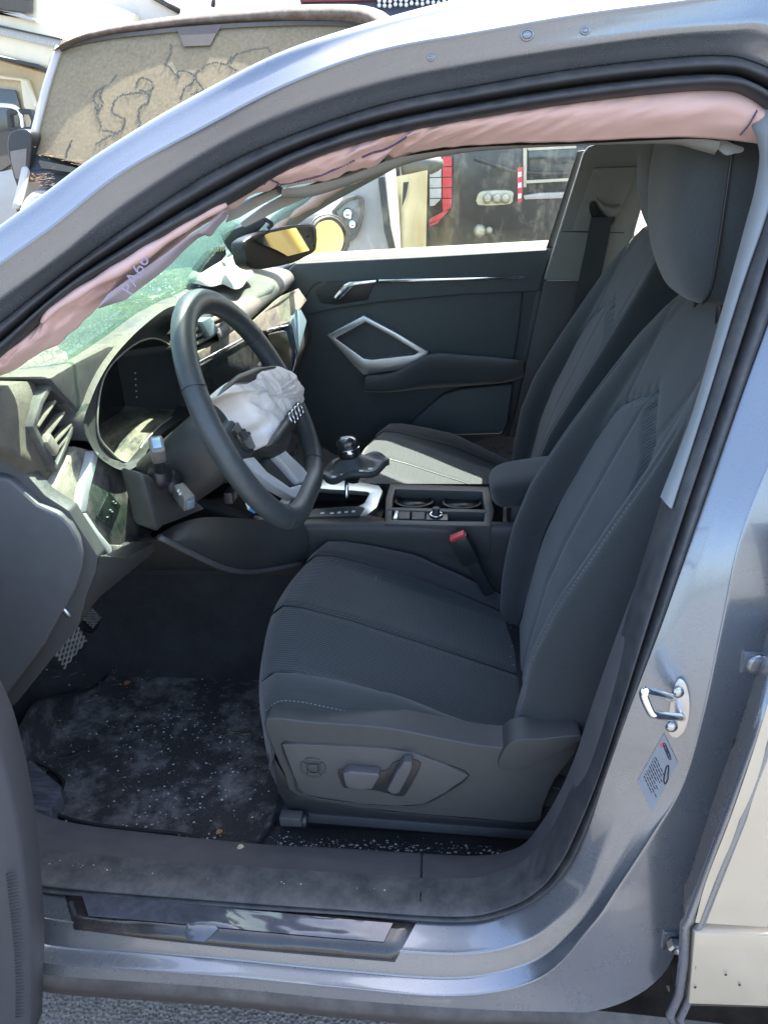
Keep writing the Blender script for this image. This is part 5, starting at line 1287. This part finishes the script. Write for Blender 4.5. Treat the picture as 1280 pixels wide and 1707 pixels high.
im, onm = mirror('interior_mirror', 'rear view mirror hanging loose with yellow in its glass', (480, 405), .06, A(2.6, 2.02, 1.25),
  [(406,402),(430,389),(470,378),(505,374),(525,375),(529,384),(528,416),(510,428),(490,438),(455,446),(428,449),(412,440),(407,420)],
  [(424,400),(450,388),(490,380),(522,378),(525,386),(524,415),(500,422),(480,427),(462,417),(440,408)], .03, 0)
MB().tube([onm(424, 420, -.02), U(405, 405, y=.05)], .012, 10).build('mirror_stem', PLASTD, im, smooth=True)
em, onm = mirror('door_mirror', 'passenger door mirror beyond the window reflecting a yellow car', (545, 397), .99, A(2.8, 2.2, 1.0),
  [(506,440),(510,395),(524,364),(540,357),(556,357),(572,366),(584,388),(583,412),(570,432),(550,446)],
  [(512,440),(514,400),(526,372),(545,363),(560,367),(573,382),(576,402),(568,424),(548,440)], .05, .007)
MB().slab([U(a, b_, y=.93) for a, b_ in [(495,452),(510,438),(552,442),(565,452)]], (0, .10, -.01)).build('mirror_foot', PLASTD, em, bevel=.01)

# ------------------------------------------------------------------ glass crumbs and litter
def crumbs(n_, fn, name, m_, smin, smax, p=None):
    mb_ = MB(); k = 0
    while k < n_:
        q = fn()
        if q is None: continue
        s_ = smin*.7+(smax*1.5-smin*.7)*random.random()**3.2; a = random.uniform(0, 6.3); e_ = random.uniform(.35, 1)
        pts = [q+A(math.cos(a+t)*s_, math.sin(a+t)*s_*e_, random.uniform(.0002, s_*.5)) for t in (0, 1.7, 3.2, 4.7)]
        mb_.add(pts+[q+A(0, 0, s_*.9)], [(0, 1, 4), (1, 2, 4), (2, 3, 4), (3, 0, 4)]); k += 1
    return mb_.build(name, m_, p)
SHARD = mat('glass_crumb', (.45, .47, .46), .35, coat=.4, var=.3, vs=200)
def matz(x, y): return .335+max(0, -(x+.86))*1.15+.012
def f_mat():
    a, b_ = random.uniform(60, 450), random.uniform(1090, 1400)
    w_ = math.exp(-((a-330)/130)**2-((b_-1270)/110)**2)+.10
    if random.random() > w_ or nz(a*.012, b_*.012, 0, 1, 21) < random.uniform(-.5, .35): return None
    return fz((-.7, 0, a, b_), .0135)
s1 = crumbs(1000, f_mat, 'glass_crumbs', SHARD, .0004, .0021); tag(s1, 'pale glass crumbs and dust flakes strewn over the floor mat', 'glass crumbs', kind='stuff')
def f_rail():
    a = random.uniform(450, 900); b_ = 1404+(a-450)*.045+random.gauss(0, 7)
    if random.random() > .4+.6*abs(nz(a*.02, 0, 0, 1, 5)): return None
    return U(a, b_, z=.352)
s2 = crumbs(420, f_rail, 'glass_crumbs', SHARD, .0006, .0022); tag(s2, 'pale glass crumbs along the driver seat rail', 'glass crumbs', kind='stuff')
def f_sill():
    a = random.uniform(60, 760); b_ = np.interp(a, [60, 400, 760], [1440, 1474, 1498])+random.gauss(0, 3)
    return S(a, b_, .03)+A(0, -.002, .004)
s3 = crumbs(170, f_sill, 'glass_crumbs', SHARD, .0004, .0013); tag(s3, 'fine glass crumbs along the sill seal', 'glass crumbs', kind='stuff')
def f_dash():
    y = random.uniform(-.08, .5); x = random.uniform(-1.0, -.70); return A(x, y, 1.128) if random.random() < .9 else None
def f_dash2():
    a, b_ = random.uniform(0, 330), random.uniform(470, 660); return U(a, b_, z=1.165)
s4 = crumbs(500, f_dash, 'glass_crumbs', SHARD, .001, .003); tag(s4, 'broken windscreen crumbs lying on the dashboard top', 'glass crumbs', kind='stuff')
# straw-like needles on the mat
ms = MB()
for k in range(60):
    a, b_ = random.uniform(60, 440), random.uniform(1100, 1395)
    if k < 22: a, b_ = random.gauss(388, 14), random.gauss(1222, 4)
    q = fz((-.7, 0, a, b_), .0145); an = random.uniform(0, 6.3) if k >= 22 else random.gauss(0, .35); l_ = random.uniform(.006, .02)
    ms.tube([q, q+A(math.cos(an)*l_, math.sin(an)*l_, .001)], .0004, 4)
tag(ms.build('dry_needles', mat('dry_needle', (.26, .21, .12), .8, var=.3, vs=90)), 'dry needles and straw scattered on the floor mat', 'needles', kind='stuff')
LEAF = [mat('leaf_%d' % k, c_, .8, var=.3, vs=200) for k, c_ in enumerate([(.34, .20, .09), (.36, .17, .07), (.42, .36, .22)])]
def leaf(p, s_, m_, lab, yaw):
    G = []
    for t in np.linspace(0, 1, 7):
        w_ = math.sin(math.pi*t)**.7*.42*s_; c_ = A((t-.5)*s_, 0, .12*s_*math.sin(t*3)); G.append([c_+A(0, -w_, .10*s_), c_, c_+A(0, w_, .12*s_)])
    G = [[p+rot('Z', yaw)@q for q in r] for r in G]
    o = MB().grid(G).build('dry_leaf', m_, None, smooth=True); tag(o, lab, 'leaf', 'dry leaves in the car')
leaf(fz((-.7, 0, 235, 1099), .015), .016, LEAF[0], 'small brown dry leaf at the far edge of the floor mat', .5)
leaf(fz((-.7, 0, 213, 1140), .015), .018, LEAF[1], 'reddish dry leaf below the brake pedal on the floor mat', 1.0)
leaf(fz((-.7, 0, 366, 1388), .015), .012, LEAF[0], 'tiny orange brown leaf at the near edge of the floor mat', .8)
leaf(S(402, 1418, .11)+A(0, 0, .006), .012, LEAF[2], 'pale dry leaf on the black sill trim', .2)
leaf(U(610, 1088, y=-.40)+A(0, 0, .003), .013, LEAF[2], 'pale dry seed leaf on the driver seat cushion', .9)
for k, (a, b_, y) in enumerate([(553,942,-.18),(627,965,-.18),(619,976,-.20),(503,1018,-.37)]):
    pass
def f_seat():
    a, b_ = random.choice([(553,942),(627,965),(619,977),(503,1017),(638,1058),(716,1082)]); return U(a+random.gauss(0, 2), b_+random.gauss(0, 1.5), y=np.interp(b_, [940, 1060], [-.18, -.36]))+A(0, 0, .001)
tag(crumbs(16, f_seat, 'glass_crumbs', SHARD, .0008, .0022), 'few white crumbs on the driver seat cushion', 'glass crumbs', kind='stuff')
def f_bite():
    t = random.random(); return sw(lerp(-.16, .17, t), lerp(-.052, -.045, t)+random.gauss(0, .002), .525+random.gauss(0, .002))
tag(crumbs(40, f_bite, 'glass_crumbs', SHARD, .0006, .0018), 'white crumbs caught in the fold of the driver seat', 'glass crumbs', kind='stuff')
# ------------------------------------------------------------------ vehicles outside
def Pz(pl, y): return [U(a, b_, y=y) for a, b_ in pl]
WHITEV = mat('white_van_paint', (.42, .41, .385), .35, coat=.4, var=.04, vs=20, dust=.25, dscale=4, dcol=(.6, .56, .46))
ROOFD = mat('mouldy_roof', (.17, .145, .125), .8, var=.12, vs=20, dust=1.0, dscale=22, dcol=(.06, .04, .028), up=False)
BLACKV = mat('black_vehicle', (.02, .022, .022), .3, coat=.5, var=.2, vs=10)
CREAM = mat('cream_paint', (.74, .68, .50), .4, coat=.3, var=.05, vs=10)
GLASSD = mat('dark_vehicle_glass', (.05, .06, .06), .06, coat=.5, var=.2, vs=5)
# --- dusty van facing us
VX, VY = -1.42, 2.65
VAN = thing('dusty_van', 'van with a dust covered windscreen and mouldy roof standing behind the car', 'van', (VX, VY+1.5, 0))
def vx(s, zz): return VX+s
# windscreen outline sampled from the sight lines at its real slope
tl = [U(a, b_, y=VY+.30) for a, b_ in [(101,82),(135,69),(200,58),(300,48),(400,41),(480,37),(560,36),(600,40)]]
bl_ = [U(54,256,y=VY+.02), U(95,262,y=VY-.04)]+[A(x, VY-.10-.0*x, 1.335) for x in (-1.9, -1.6, -1.3, -1.0, -.75)]+[A(-.52, VY+.02, 1.36)]
tl = resample(np.array(tl), 20); bl2 = resample(np.array(bl_), 20)
G = [[lerp(a, b_, t)+A(0, -.05*math.sin(math.pi*k/19), 0) for t in np.linspace(0, 1, 8)] for k, (a, b_) in enumerate(zip(tl, bl2))]
DG = mat('dusty_windscreen', (.155, .124, .074), .75, var=.14, vs=5, dust=1.0, dscale=55, dcol=(.265, .22, .13), up=False)
WS = MB().grid(G).build('windscreen', DG, VAN, smooth=True)
WG = np.array(G)
# dark band along the upper glass edge and the mirror base
MB().grid([[g[0]+A(0, -.012, 0), lerp(g[0], g[1], .22)+A(0, -.012, 0)] for g in WG]).build('glass_edge', mat('dark_glass_band', (.075, .065, .055), .6, var=.1), WS, smooth=True)
def onw(px, py, lift=.0005):
    # nearest grid cell along the sight line
    tri = BVW.ray_cast(Vector(CAM), Vector(ray(px, py)).normalized())
    return (np.array(tri[0])+A(0, -lift, .0)) if tri[0] is not None else U(px, py, y=VY)
BVW = BVHTree.FromPolygons([v.co[:] for v in WS.data.vertices], [tuple(p.vertices) for p in WS.data.polygons])
MB().slab([onw(a, b_, .014) for a, b_ in [(296,48),(372,42),(360,60),(352,76),(308,78),(302,62)]], (0, .01, 0)).build('mirror_base', bpy.data.materials['dark_glass_band'], WS)
TRAIL = mat('snail_trail', (.12, .115, .09), .7, var=.2, vs=60)
for pl in ([(194,126),(185,138),(172,146),(160,155),(157,168),(166,176),(163,188),(168,205),(172,217),(186,219),(196,222),(207,212),(208,200),(196,193),(187,186),(190,172),(200,160),(215,157),(238,154),(250,157)],
           [(172,146),(168,160),(172,174),(164,186),(160,176)], [(228,146),(230,134),(240,130),(252,136),(256,147),(246,152),(234,151)], [(250,157),(247,172),(234,180),(232,195),(236,208),(230,216)],
           [(196,222),(180,230),(160,240)], [(120,236),(113,250),(112,262)], [(274,108),(284,112),(290,120),(300,130),(296,120),(310,118),(322,124),(330,120),(345,108),(362,104),(375,108),(392,92),(420,83),(445,80),(452,88)],
           [(330,120),(322,138),(310,146),(304,158),(302,166)], [(322,124),(330,136),(338,150),(318,158)], [(286,76),(284,92),(276,106)], [(392,92),(384,110),(396,118)]):
    P = resample(np.array(cr([onw(a, b_) for a, b_ in pl], 5)), 12*len(pl)); P = P+np.stack([A(random.gauss(0, .003), 0, random.gauss(0, .003)) for _ in P])
    T_ = np.gradient(P, axis=0); T_ /= np.linalg.norm(T_, axis=1)[:, None]; N_ = np.cross(T_, A(0, -.92, .38))
    MB().grid([[p-n_*.0045*(.6+.4*math.sin(k*1.7))+A(0, -.0016, .0007), p+n_*.0045+A(0, -.0016, .0007)] for k, (p, n_) in enumerate(zip(P, N_))]).build('trail', TRAIL, WS)
# roof shell
rp = [U(a, b_, y=VY+.30) for a, b_ in [(98,86),(110,72),(140,54),(200,38),(300,22),(400,12),(480,5),(560,3),(612,6),(640,22),(652,40)]]
rp = resample(np.array(cr(rp, 4)), 36); base_ = resample(np.array([tl[0]+A(-.015, 0, -.01)]+list(tl)+[tl[-1]+A(.1, 0, -.05)]), 36)
G = []
for k in range(36):
    a, b_ = base_[k]+A(0, -.015, .0), rp[k]; G.append(cr([a, lerp(a, b_, .35)+A(0, -.045, 0), lerp(a, b_, .8)+A(0, -.01, .0), b_+A(0, .10, .0), b_+A(0, .8, .05), b_+A(0, 2.6, .03)], 4))
MB().grid(G).build('roof', ROOFD, VAN, smooth=True)
MB().grid([[base_[k]+A(0, -.02, -.012), base_[k]+A(0, -.024, .004)] for k in range(36)]).build('glass_gasket', PLASTD, VAN, smooth=True)
# pillars, body, bonnet
lp_ = [U(100,80,y=VY+.30), U(80,140,y=VY+.20), U(58,225,y=VY+.06), U(48,262,y=VY+.0), U(38,310,y=VY-.1), U(28,348,y=VY-.2)]
MB().tube(cr(lp_, 5), .022, 8).build('pillar', WHITEV, VAN, smooth=True)
body = MB()
body.grid([[p, p+A(-.03, .4, -.02), p+A(-.03, 2.8, -.02)] for p in cr(lp_, 3)]+[[A(-2.42, VY-.30, .35), A(-2.42, VY+.4, .35), A(-2.42, VY+2.8, .35)]])
body.grid([[A(p[0]*-1+2*VX, p[1], p[2]), A(2*VX-p[0]+.03, p[1]+.4, p[2]), A(2*VX-p[0]+.03, p[1]+2.8, p[2])] for p in cr(lp_, 3)]+[[A(-.42, VY-.30, .35), A(-.42, VY+.4, .35), A(-.42, VY+2.8, .35)]])
bon = []
for s in np.linspace(-.98, .98, 12):
    f_ = 1-.12*s*s; bon.append(cr([A(VX+s*.92, VY-.06+.1*s*s, 1.28), A(VX+s*.95, VY-.16, 1.22), A(VX+s*.98, VY-.30*f_, 1.08), A(VX+s, VY-.38*f_, .80), A(VX+s, VY-.42*f_, .35)], 3))
body.grid(bon); body.build('body', WHITEV, VAN, smooth=True)
MB().slab([onw(54, 256, .02), onw(140, 275, .02), A(-1.3, VY-.13, 1.33), A(-.55, VY, 1.34), A(-.55, VY-.06, 1.24), A(-1.3, VY-.2, 1.22), U(80, 318, y=VY-.10), U(50, 285, y=VY-.04)], (0, .05, 0)).build('cowl', PLASTD, VAN)
MB().slab([U(64,268,y=VY-.10), U(140,282,y=VY-.10), U(136,290,y=VY-.10), U(70,280,y=VY-.10)], (0, .03, 0)).build('wiper_cover', GLASSD, VAN)
MB().tube([U(355,12,y=VY+.5), U(357,-2,y=VY+.5)], .012, 8).build('aerial', PLASTD, VAN, smooth=True)
# door mirror of the van
vm = [(14,228),(22,218),(40,215),(52,222),(53,240),(48,290),(38,314),(28,310),(18,275),(13,250)]
MB().slab(Pz(cr(vm, 2, True), VY-.05), (0, .10, 0)).build('door_mirror', PLASTD, VAN, bevel=.02, seg=3)
MB().slab(Pz([(17,252),(45,247),(43,285),(34,302),(26,296),(19,270)], VY-.056), (0, .01, 0)).build('mirror_shell', mat('mirror_shell', (.16, .15, .14), .5, var=.1), VAN, bevel=.004)
for zc in (0, 1.7):
    for s in (-.93, .93):
        G = [[A(VX+s+dx_, VY+.10+zc*1.4+r_*math.cos(q), .33+r_*math.sin(q)) for q in np.arange(24)*2*math.pi/24] for dx_, r_ in ((-.1, .2), (-.1, .33), (.1, .33), (.1, .2))]
        MB().grid(G, cv=True, cap=True).build('wheel', RUBBER, VAN, smooth=True)
# dry needles on the van's cowl
ms = MB()
for k in range(110):
    if k < 70: q = U(random.uniform(50, 88), random.gauss(300, 7), y=VY-.16)
    else:
        t = random.random(); q = U(lerp(48, 140, t), lerp(251, 274, t)+random.gauss(0, 3), y=VY-.12)
    an, l_ = random.gauss(.2, .5), random.uniform(.008, .035); ms.tube([q, q+A(math.cos(an)*l_, random.gauss(0, .02), -math.sin(an)*l_*.5)], .0007, 3)
tag(ms.build('dry_needles', mat('pine_needles', (.22, .14, .07), .8, var=.4, vs=20)), 'brown pine needles heaped below the dusty van windscreen', 'needles', kind='stuff')

# --- camper van at the left
CY = 5.0
CAMPER = thing('camper', 'cream camper with an overcab berth and dark windows at the upper left', 'camper', (-4.2, CY+1, 0))
def cs(name, pl, th, m_, y=CY, p=CAMPER, bevel=.02, **k): return MB().slab(Pz(pl, y), (0, th, 0)).build(name, m_, p, bevel=bevel, **k)
cs('berth', [(-160,-60),(62,-40),(66,35),(104,64),(96,80),(84,98),(80,112),(60,108),(0,92),(-160,62)], 3.0, CREAM)
cs('side_band', [(-160,28),(0,40),(102,66),(96,80),(0,58),(-160,44)], .02, mat('ribbed_band', (.40, .41, .40), .5, var=.2, vs=120, bump=.5, bs=90), y=CY-.03, bevel=.004)
cs('trim_line', [(-160,36),(0,42),(103,64),(103,67),(0,45),(-160,39)], .02, PLASTD, y=CY-.05, bevel=0)
cs('roof_window', [(-160,-40),(54,-40),(53,22),(36,20),(-160,-8)], .03, GLASSD, y=CY-.05, bevel=.01)
cs('window_frame', [(-160,-6),(36,22),(60,32),(62,38),(0,20),(-160,4)], .04, WHITEV, y=CY-.06, bevel=.01)
cs('gutter', [(-160,80),(0,94),(60,106),(84,118),(80,124),(58,112),(0,100),(-160,86)], .05, PLASTD, y=CY-.04, bevel=.006)
TAN = mat('cream_in_shade', (.62, .54, .38), .7, var=.06)  # cream darkened to tan for the shade under the berth
cs('cab', [(-160,96),(0,100),(78,122),(84,200),(80,420),(-160,420)], 2.4, TAN, y=CY+.30)
cs('cab_roof_rail', [(-160,118),(0,126),(45,132),(45,136),(0,131),(-160,124)], .05, CREAM, y=CY+.22, bevel=.004)
cs('cab_window', [(-160,140),(0,147),(26,150),(34,178),(40,260),(0,288),(-160,290)], .03, GLASSD, y=CY+.25, bevel=.01)
cs('window_post', [(34,132),(44,132),(60,178),(52,190),(40,178)], .06, CREAM, y=CY+.20, bevel=.01)
cs('door_skin', [(-160,284),(0,286),(42,276),(70,420),(-160,420)], .05, WHITEV, y=CY+.22)
MB().tube(cr(Pz([(-20,176),(15,177),(30,182),(37,196),(40,214)], CY-.1), 5), .022, 8).build('mirror_arm', CHROME, CAMPER, smooth=True)
MB().ring(Pz([(10,184),(34,181),(52,182),(58,200),(56,218),(14,218)], CY-.12), Pz([(18,192),(28,190),(48,191),(52,202),(50,211),(20,212)], CY-.12), (0, .06, 0)).build('camper_mirror', PLASTD, CAMPER, bevel=.01)
# --- white trailer behind
TRL = thing('white_trailer', 'plain white box trailer behind the dusty van', 'trailer', (-4.0, 7.6, 0))
MB().slab(Pz([(56,-80),(250,-80),(256,-3),(300,19),(300,330),(56,330)], 7.0), (0, 3, 0)).build('box', WHITEV, TRL, bevel=.05)
MB().tube(Pz([(252,-8),(300,19)], 6.97), .03, 6).build('roof_edge', PLASTD, TRL, smooth=True)
# --- fairground wagon behind the roof
FW = thing('fairground_wagon', 'dark blue wagon with rows of white dots beyond the car roof', 'wagon', (1.2, 9, 0))
MB().slab(Pz([(500,-60),(860,-60),(860,320),(500,320)], 8.5), (0, 3, 0)).build('wall', mat('navy_paint', (.035, .05, .09), .5, var=.3, vs=6), FW, bevel=.03)
MB().slab(Pz([(500,-30),(860,-34),(860,-8),(700,-2),(566,2),(500,3)], 8.45), (0, .05, 0)).build('red_board', mat('dark_red_board', (.16, .02, .03), .6, var=.2), FW)
for r_ in range(2):
    for k in range(22):
        c_ = U(632+9*k, 9-.6*k-8*r_+1.2*(k % 3), y=8.44); MB().ball(c_, .022, 8, 5).build('dot', WHT, FW, smooth=True)

# --- behind the passenger window: white car, tarpaulin, black truck, yellow car
WCAR = thing('white_car', 'white car nose with a large headlamp beyond the passenger window', 'car', (-.56, 1.95, 0))
yw = 1.72
wb = cr([(548,480),(545,400),(560,350),(575,322),(592,304),(612,290),(640,282),(646,320),(652,400),(656,480)], 3)
MB().slab([*Pz(wb, yw), U(660, 900, y=yw), U(545, 900, y=yw)], (0, .48, 0)).build('body', WHITEV, WCAR, bevel=.03, seg=4)
hl = cr([(556,352),(575,335),(596,328),(604,336),(603,360),(596,385),(586,398),(570,404)], 3)
MB().slab(Pz(hl, yw-.015), (0, .05, 0)).build('headlamp', mat('headlamp_glass', (.17, .18, .17), .12, coat=.8, var=.15, vs=30), WCAR, bevel=.01)
MB().tube([*Pz(hl, yw-.02)], .008, 6, closed=True).build('headlamp_rim', mat('headlamp_rim', (.10, .10, .085), .5, var=.1), WCAR, smooth=True)
for a, b_, r_ in ((580,356,.024),(588,374,.019)):
    MB().ball(U(a, b_, y=yw-.01), r_, 14, 8).build('lamp', CHROME, WCAR, smooth=True)
cs2 = lambda name, pl, th, m_, y, p, **k: MB().slab(Pz(pl, y), (0, th, 0)).build(name, m_, p, **k)
cs2('wing_gap', [(630,296),(641,294),(651,380),(662,430),(652,430),(640,385)], .03, mat('gap_grey', (.03, .033, .033), .5, var=.1), yw-.03, WCAR, bevel=.002)
TARP = thing('tarpaulin', 'creased cream tarpaulin between the white car and the black truck', 'tarpaulin', (-.38, 2.5, 0))
G = []
for s in np.linspace(0, 1, 26):
    row = []
    for t in np.linspace(0, 1, 22):
        a = lerp(lerp(644, 660, t), lerp(712, 706, t), s); b_ = lerp(lerp(300, 286, s), 900, t*t*.75+t*.25 if t > .5 else t*.5)
        q = U(a, lerp(lerp(298, 284, s), 640, t), y=2.45); q[1] += .03*nz(s*3, t*5, 0, 1, 31)+.02*math.sin(s*9+t*4); row.append(q)
    G.append(row)
G2 = [[q+A(0, .02, 0) for q in r] for r in G]
MB().grid(G).grid(G2).build('sheet', mat('cream_tarp', (.66, .58, .34), .7, var=.06, vs=8), TARP, smooth=True)
MB().slab(Pz([(672,304),(681,303),(676,330),(670,345)], 2.40), (0, .01, 0)).build('strap', PLASTD, TARP)
TRK = thing('black_truck', 'black truck with red and white chevrons beyond the passenger window', 'truck', (.2, 4, 0))
yt = 3.0
MB().slab([*Pz([(706,190),(1060,176),(1060,470),(706,470)], yt), ], (0, 2.4, 0)).build('body', BLACKV, TRK, bevel=.04)
MB().slab([A(-.3, yt+.05, .25), A(.7, yt+.05, .25), A(.7, yt+.05, 1.0), A(-.3, yt+.05, 1.0)], (0, 2.2, 0)).build('chassis', BLACKV, TRK)
for k in range(5):
    y0 = 262+17.5*k
    cs2('white_panel', [(716,y0),(735.5,y0-.5),(735.5,y0+15.5),(716,y0+16)] if k < 4 else [(716,y0),(735,y0-.5),(724,y0+11),(716,y0+12)], .01, mat('grey_white_reflector', (.52, .56, .55), .5, var=.1) if k == 0 else bpy.data.materials['grey_white_reflector'], yt-.03, TRK, bevel=.002)
    cs2('red_panel', [(737,y0-.5),(753,y0-1),(753,y0+15),(737,y0+15.5)] if k < 4 else [(737,y0-.5),(753,y0-1),(752,y0+14),(738,y0+22)], .01, REDW, yt-.032, TRK, bevel=.002)
cs2('red_panel', [(736,354),(749,350),(736,364),(716,372),(716,365)], .01, REDW, yt-.032, TRK, bevel=.002)
cs2('red_panel', [(716,374),(735,365),(728,373),(715,378)], .01, REDW, yt-.032, TRK, bevel=.002)
cs2('headlamp', cr([(793,335),(798,322),(812,318),(852,318),(855,330),(850,340),(815,343),(796,342)], 3), .06, mat('yellowed_lamp', (.52, .52, .38), .2, coat=.6, var=.15, vs=20), yt-.05, TRK, bevel=.01)
for a in (812, 828, 842): MB().ball(U(a, 331, y=yt-.06), .026, 12, 8).build('lamp', mat('lamp_reflector', (.42, .42, .33), .3, .4, var=.1) if a == 812 else bpy.data.materials['lamp_reflector'], TRK, smooth=True)
cs2('marker_board', [(862,280),(871,278),(870,336),(862,338)], .01, REDW, yt-.05, TRK, bevel=.002)
for k in range(3): cs2('board_stripe', [(863,287+18*k),(869,286+18*k),(869,294+18*k),(863,296+18*k)], .008, WHT, yt-.056, TRK)
cs2('pole', [(872,244),(878,244),(877,312),(872,312)], .03, mat('pale_pole', (.55, .52, .42), .5, var=.1), yt-.04, TRK)
cs2('bumper_bar', [(876,301),(950,297),(950,302),(876,306)], .05, bpy.data.materials['pale_pole'], yt-.05, TRK, bevel=.004)
cs2('bumper_bar', [(872,326),(900,322),(950,320),(950,330),(890,332),(874,333)], .06, WHITEV, yt-.06, TRK, bevel=.006)
cs2('cab_window', [(880,250),(960,246),(955,292),(882,294)], .02, GLASSD, yt-.03, TRK, bevel=.006)
cs2('window_rim', [(878,246),(960,241),(960,247),(880,251)], .03, bpy.data.materials['pale_pole'], yt-.035, TRK)
MB().tube(Pz(cr([(790,264),(820,274),(860,286),(930,290),(1000,282)], 4), yt-.03), .010, 6).build('sagging_cable', RUBBER, TRK, smooth=True)
MB().ball(U(799, 385, y=yt-.02), .035, 14, 8).build('fog_lamp', bpy.data.materials['lamp_reflector'], TRK, smooth=True)
MB().ball(U(815, 384, y=yt-.02), .02, 12, 6).build('fog_lamp', bpy.data.materials['lamp_reflector'], TRK, smooth=True)
MB().ball(U(696, 285, y=yt-.35)+A(0, 0, .03), (.13, .08, .055), 18, 10).build('roof_lamp', mat('dusty_dome', (.10, .11, .10), .6, var=.2), TRK, smooth=True)
YEL = mat('yellow_paint', (.50, .27, .008), .3, coat=.7, var=.04, vs=8)
# --- seen only in the mirrors: a yellow van standing further back
YC2 = thing('yellow_van', 'yellow van seen only as a reflection in the rear view mirror and door mirror', 'van', (3.6, 2.6, 0))
MB().slab([A(1.75, 1.75, .32), A(1.70, 1.75, .75), A(2.0, 1.75, 1.05), A(2.5, 1.75, 1.80), A(2.8, 1.75, 1.92), A(5.6, 1.75, 1.92), A(5.6, 1.75, .32)], (0, 1.75, 0)).build('body', YEL, YC2, bevel=.07, seg=4)
MB().slab([A(2.30, 1.735, 1.12), A(3.2, 1.735, 1.12), A(3.2, 1.735, 1.72), A(2.66, 1.735, 1.72)], (0, .02, 0)).build('side_window', GLASSD, YC2, bevel=.01)
for y in (1.95, 3.25): MB().ball(A(1.72, y, .78), (.05, .16, .08), 14, 8).build('headlamp', bpy.data.materials['headlamp_glass'], YC2, smooth=True)
MB().slab([A(1.69, 2.2, .45), A(1.69, 3.0, .45), A(1.69, 3.0, .62), A(1.69, 2.2, .62)], (.05, 0, 0)).build('grille', PLASTD, YC2)
for x in (2.3, 4.8):
    G = [[A(x+r_*math.cos(q), 1.73+dy, .32+r_*math.sin(q)) for q in np.arange(24)*2*math.pi/24] for dy, r_ in ((.15, .2), (0, .31), (0, .2), (-.01, .19))]
    MB().grid(G, cv=True, cap=True).build('wheel', RUBBER, YC2, smooth=True)
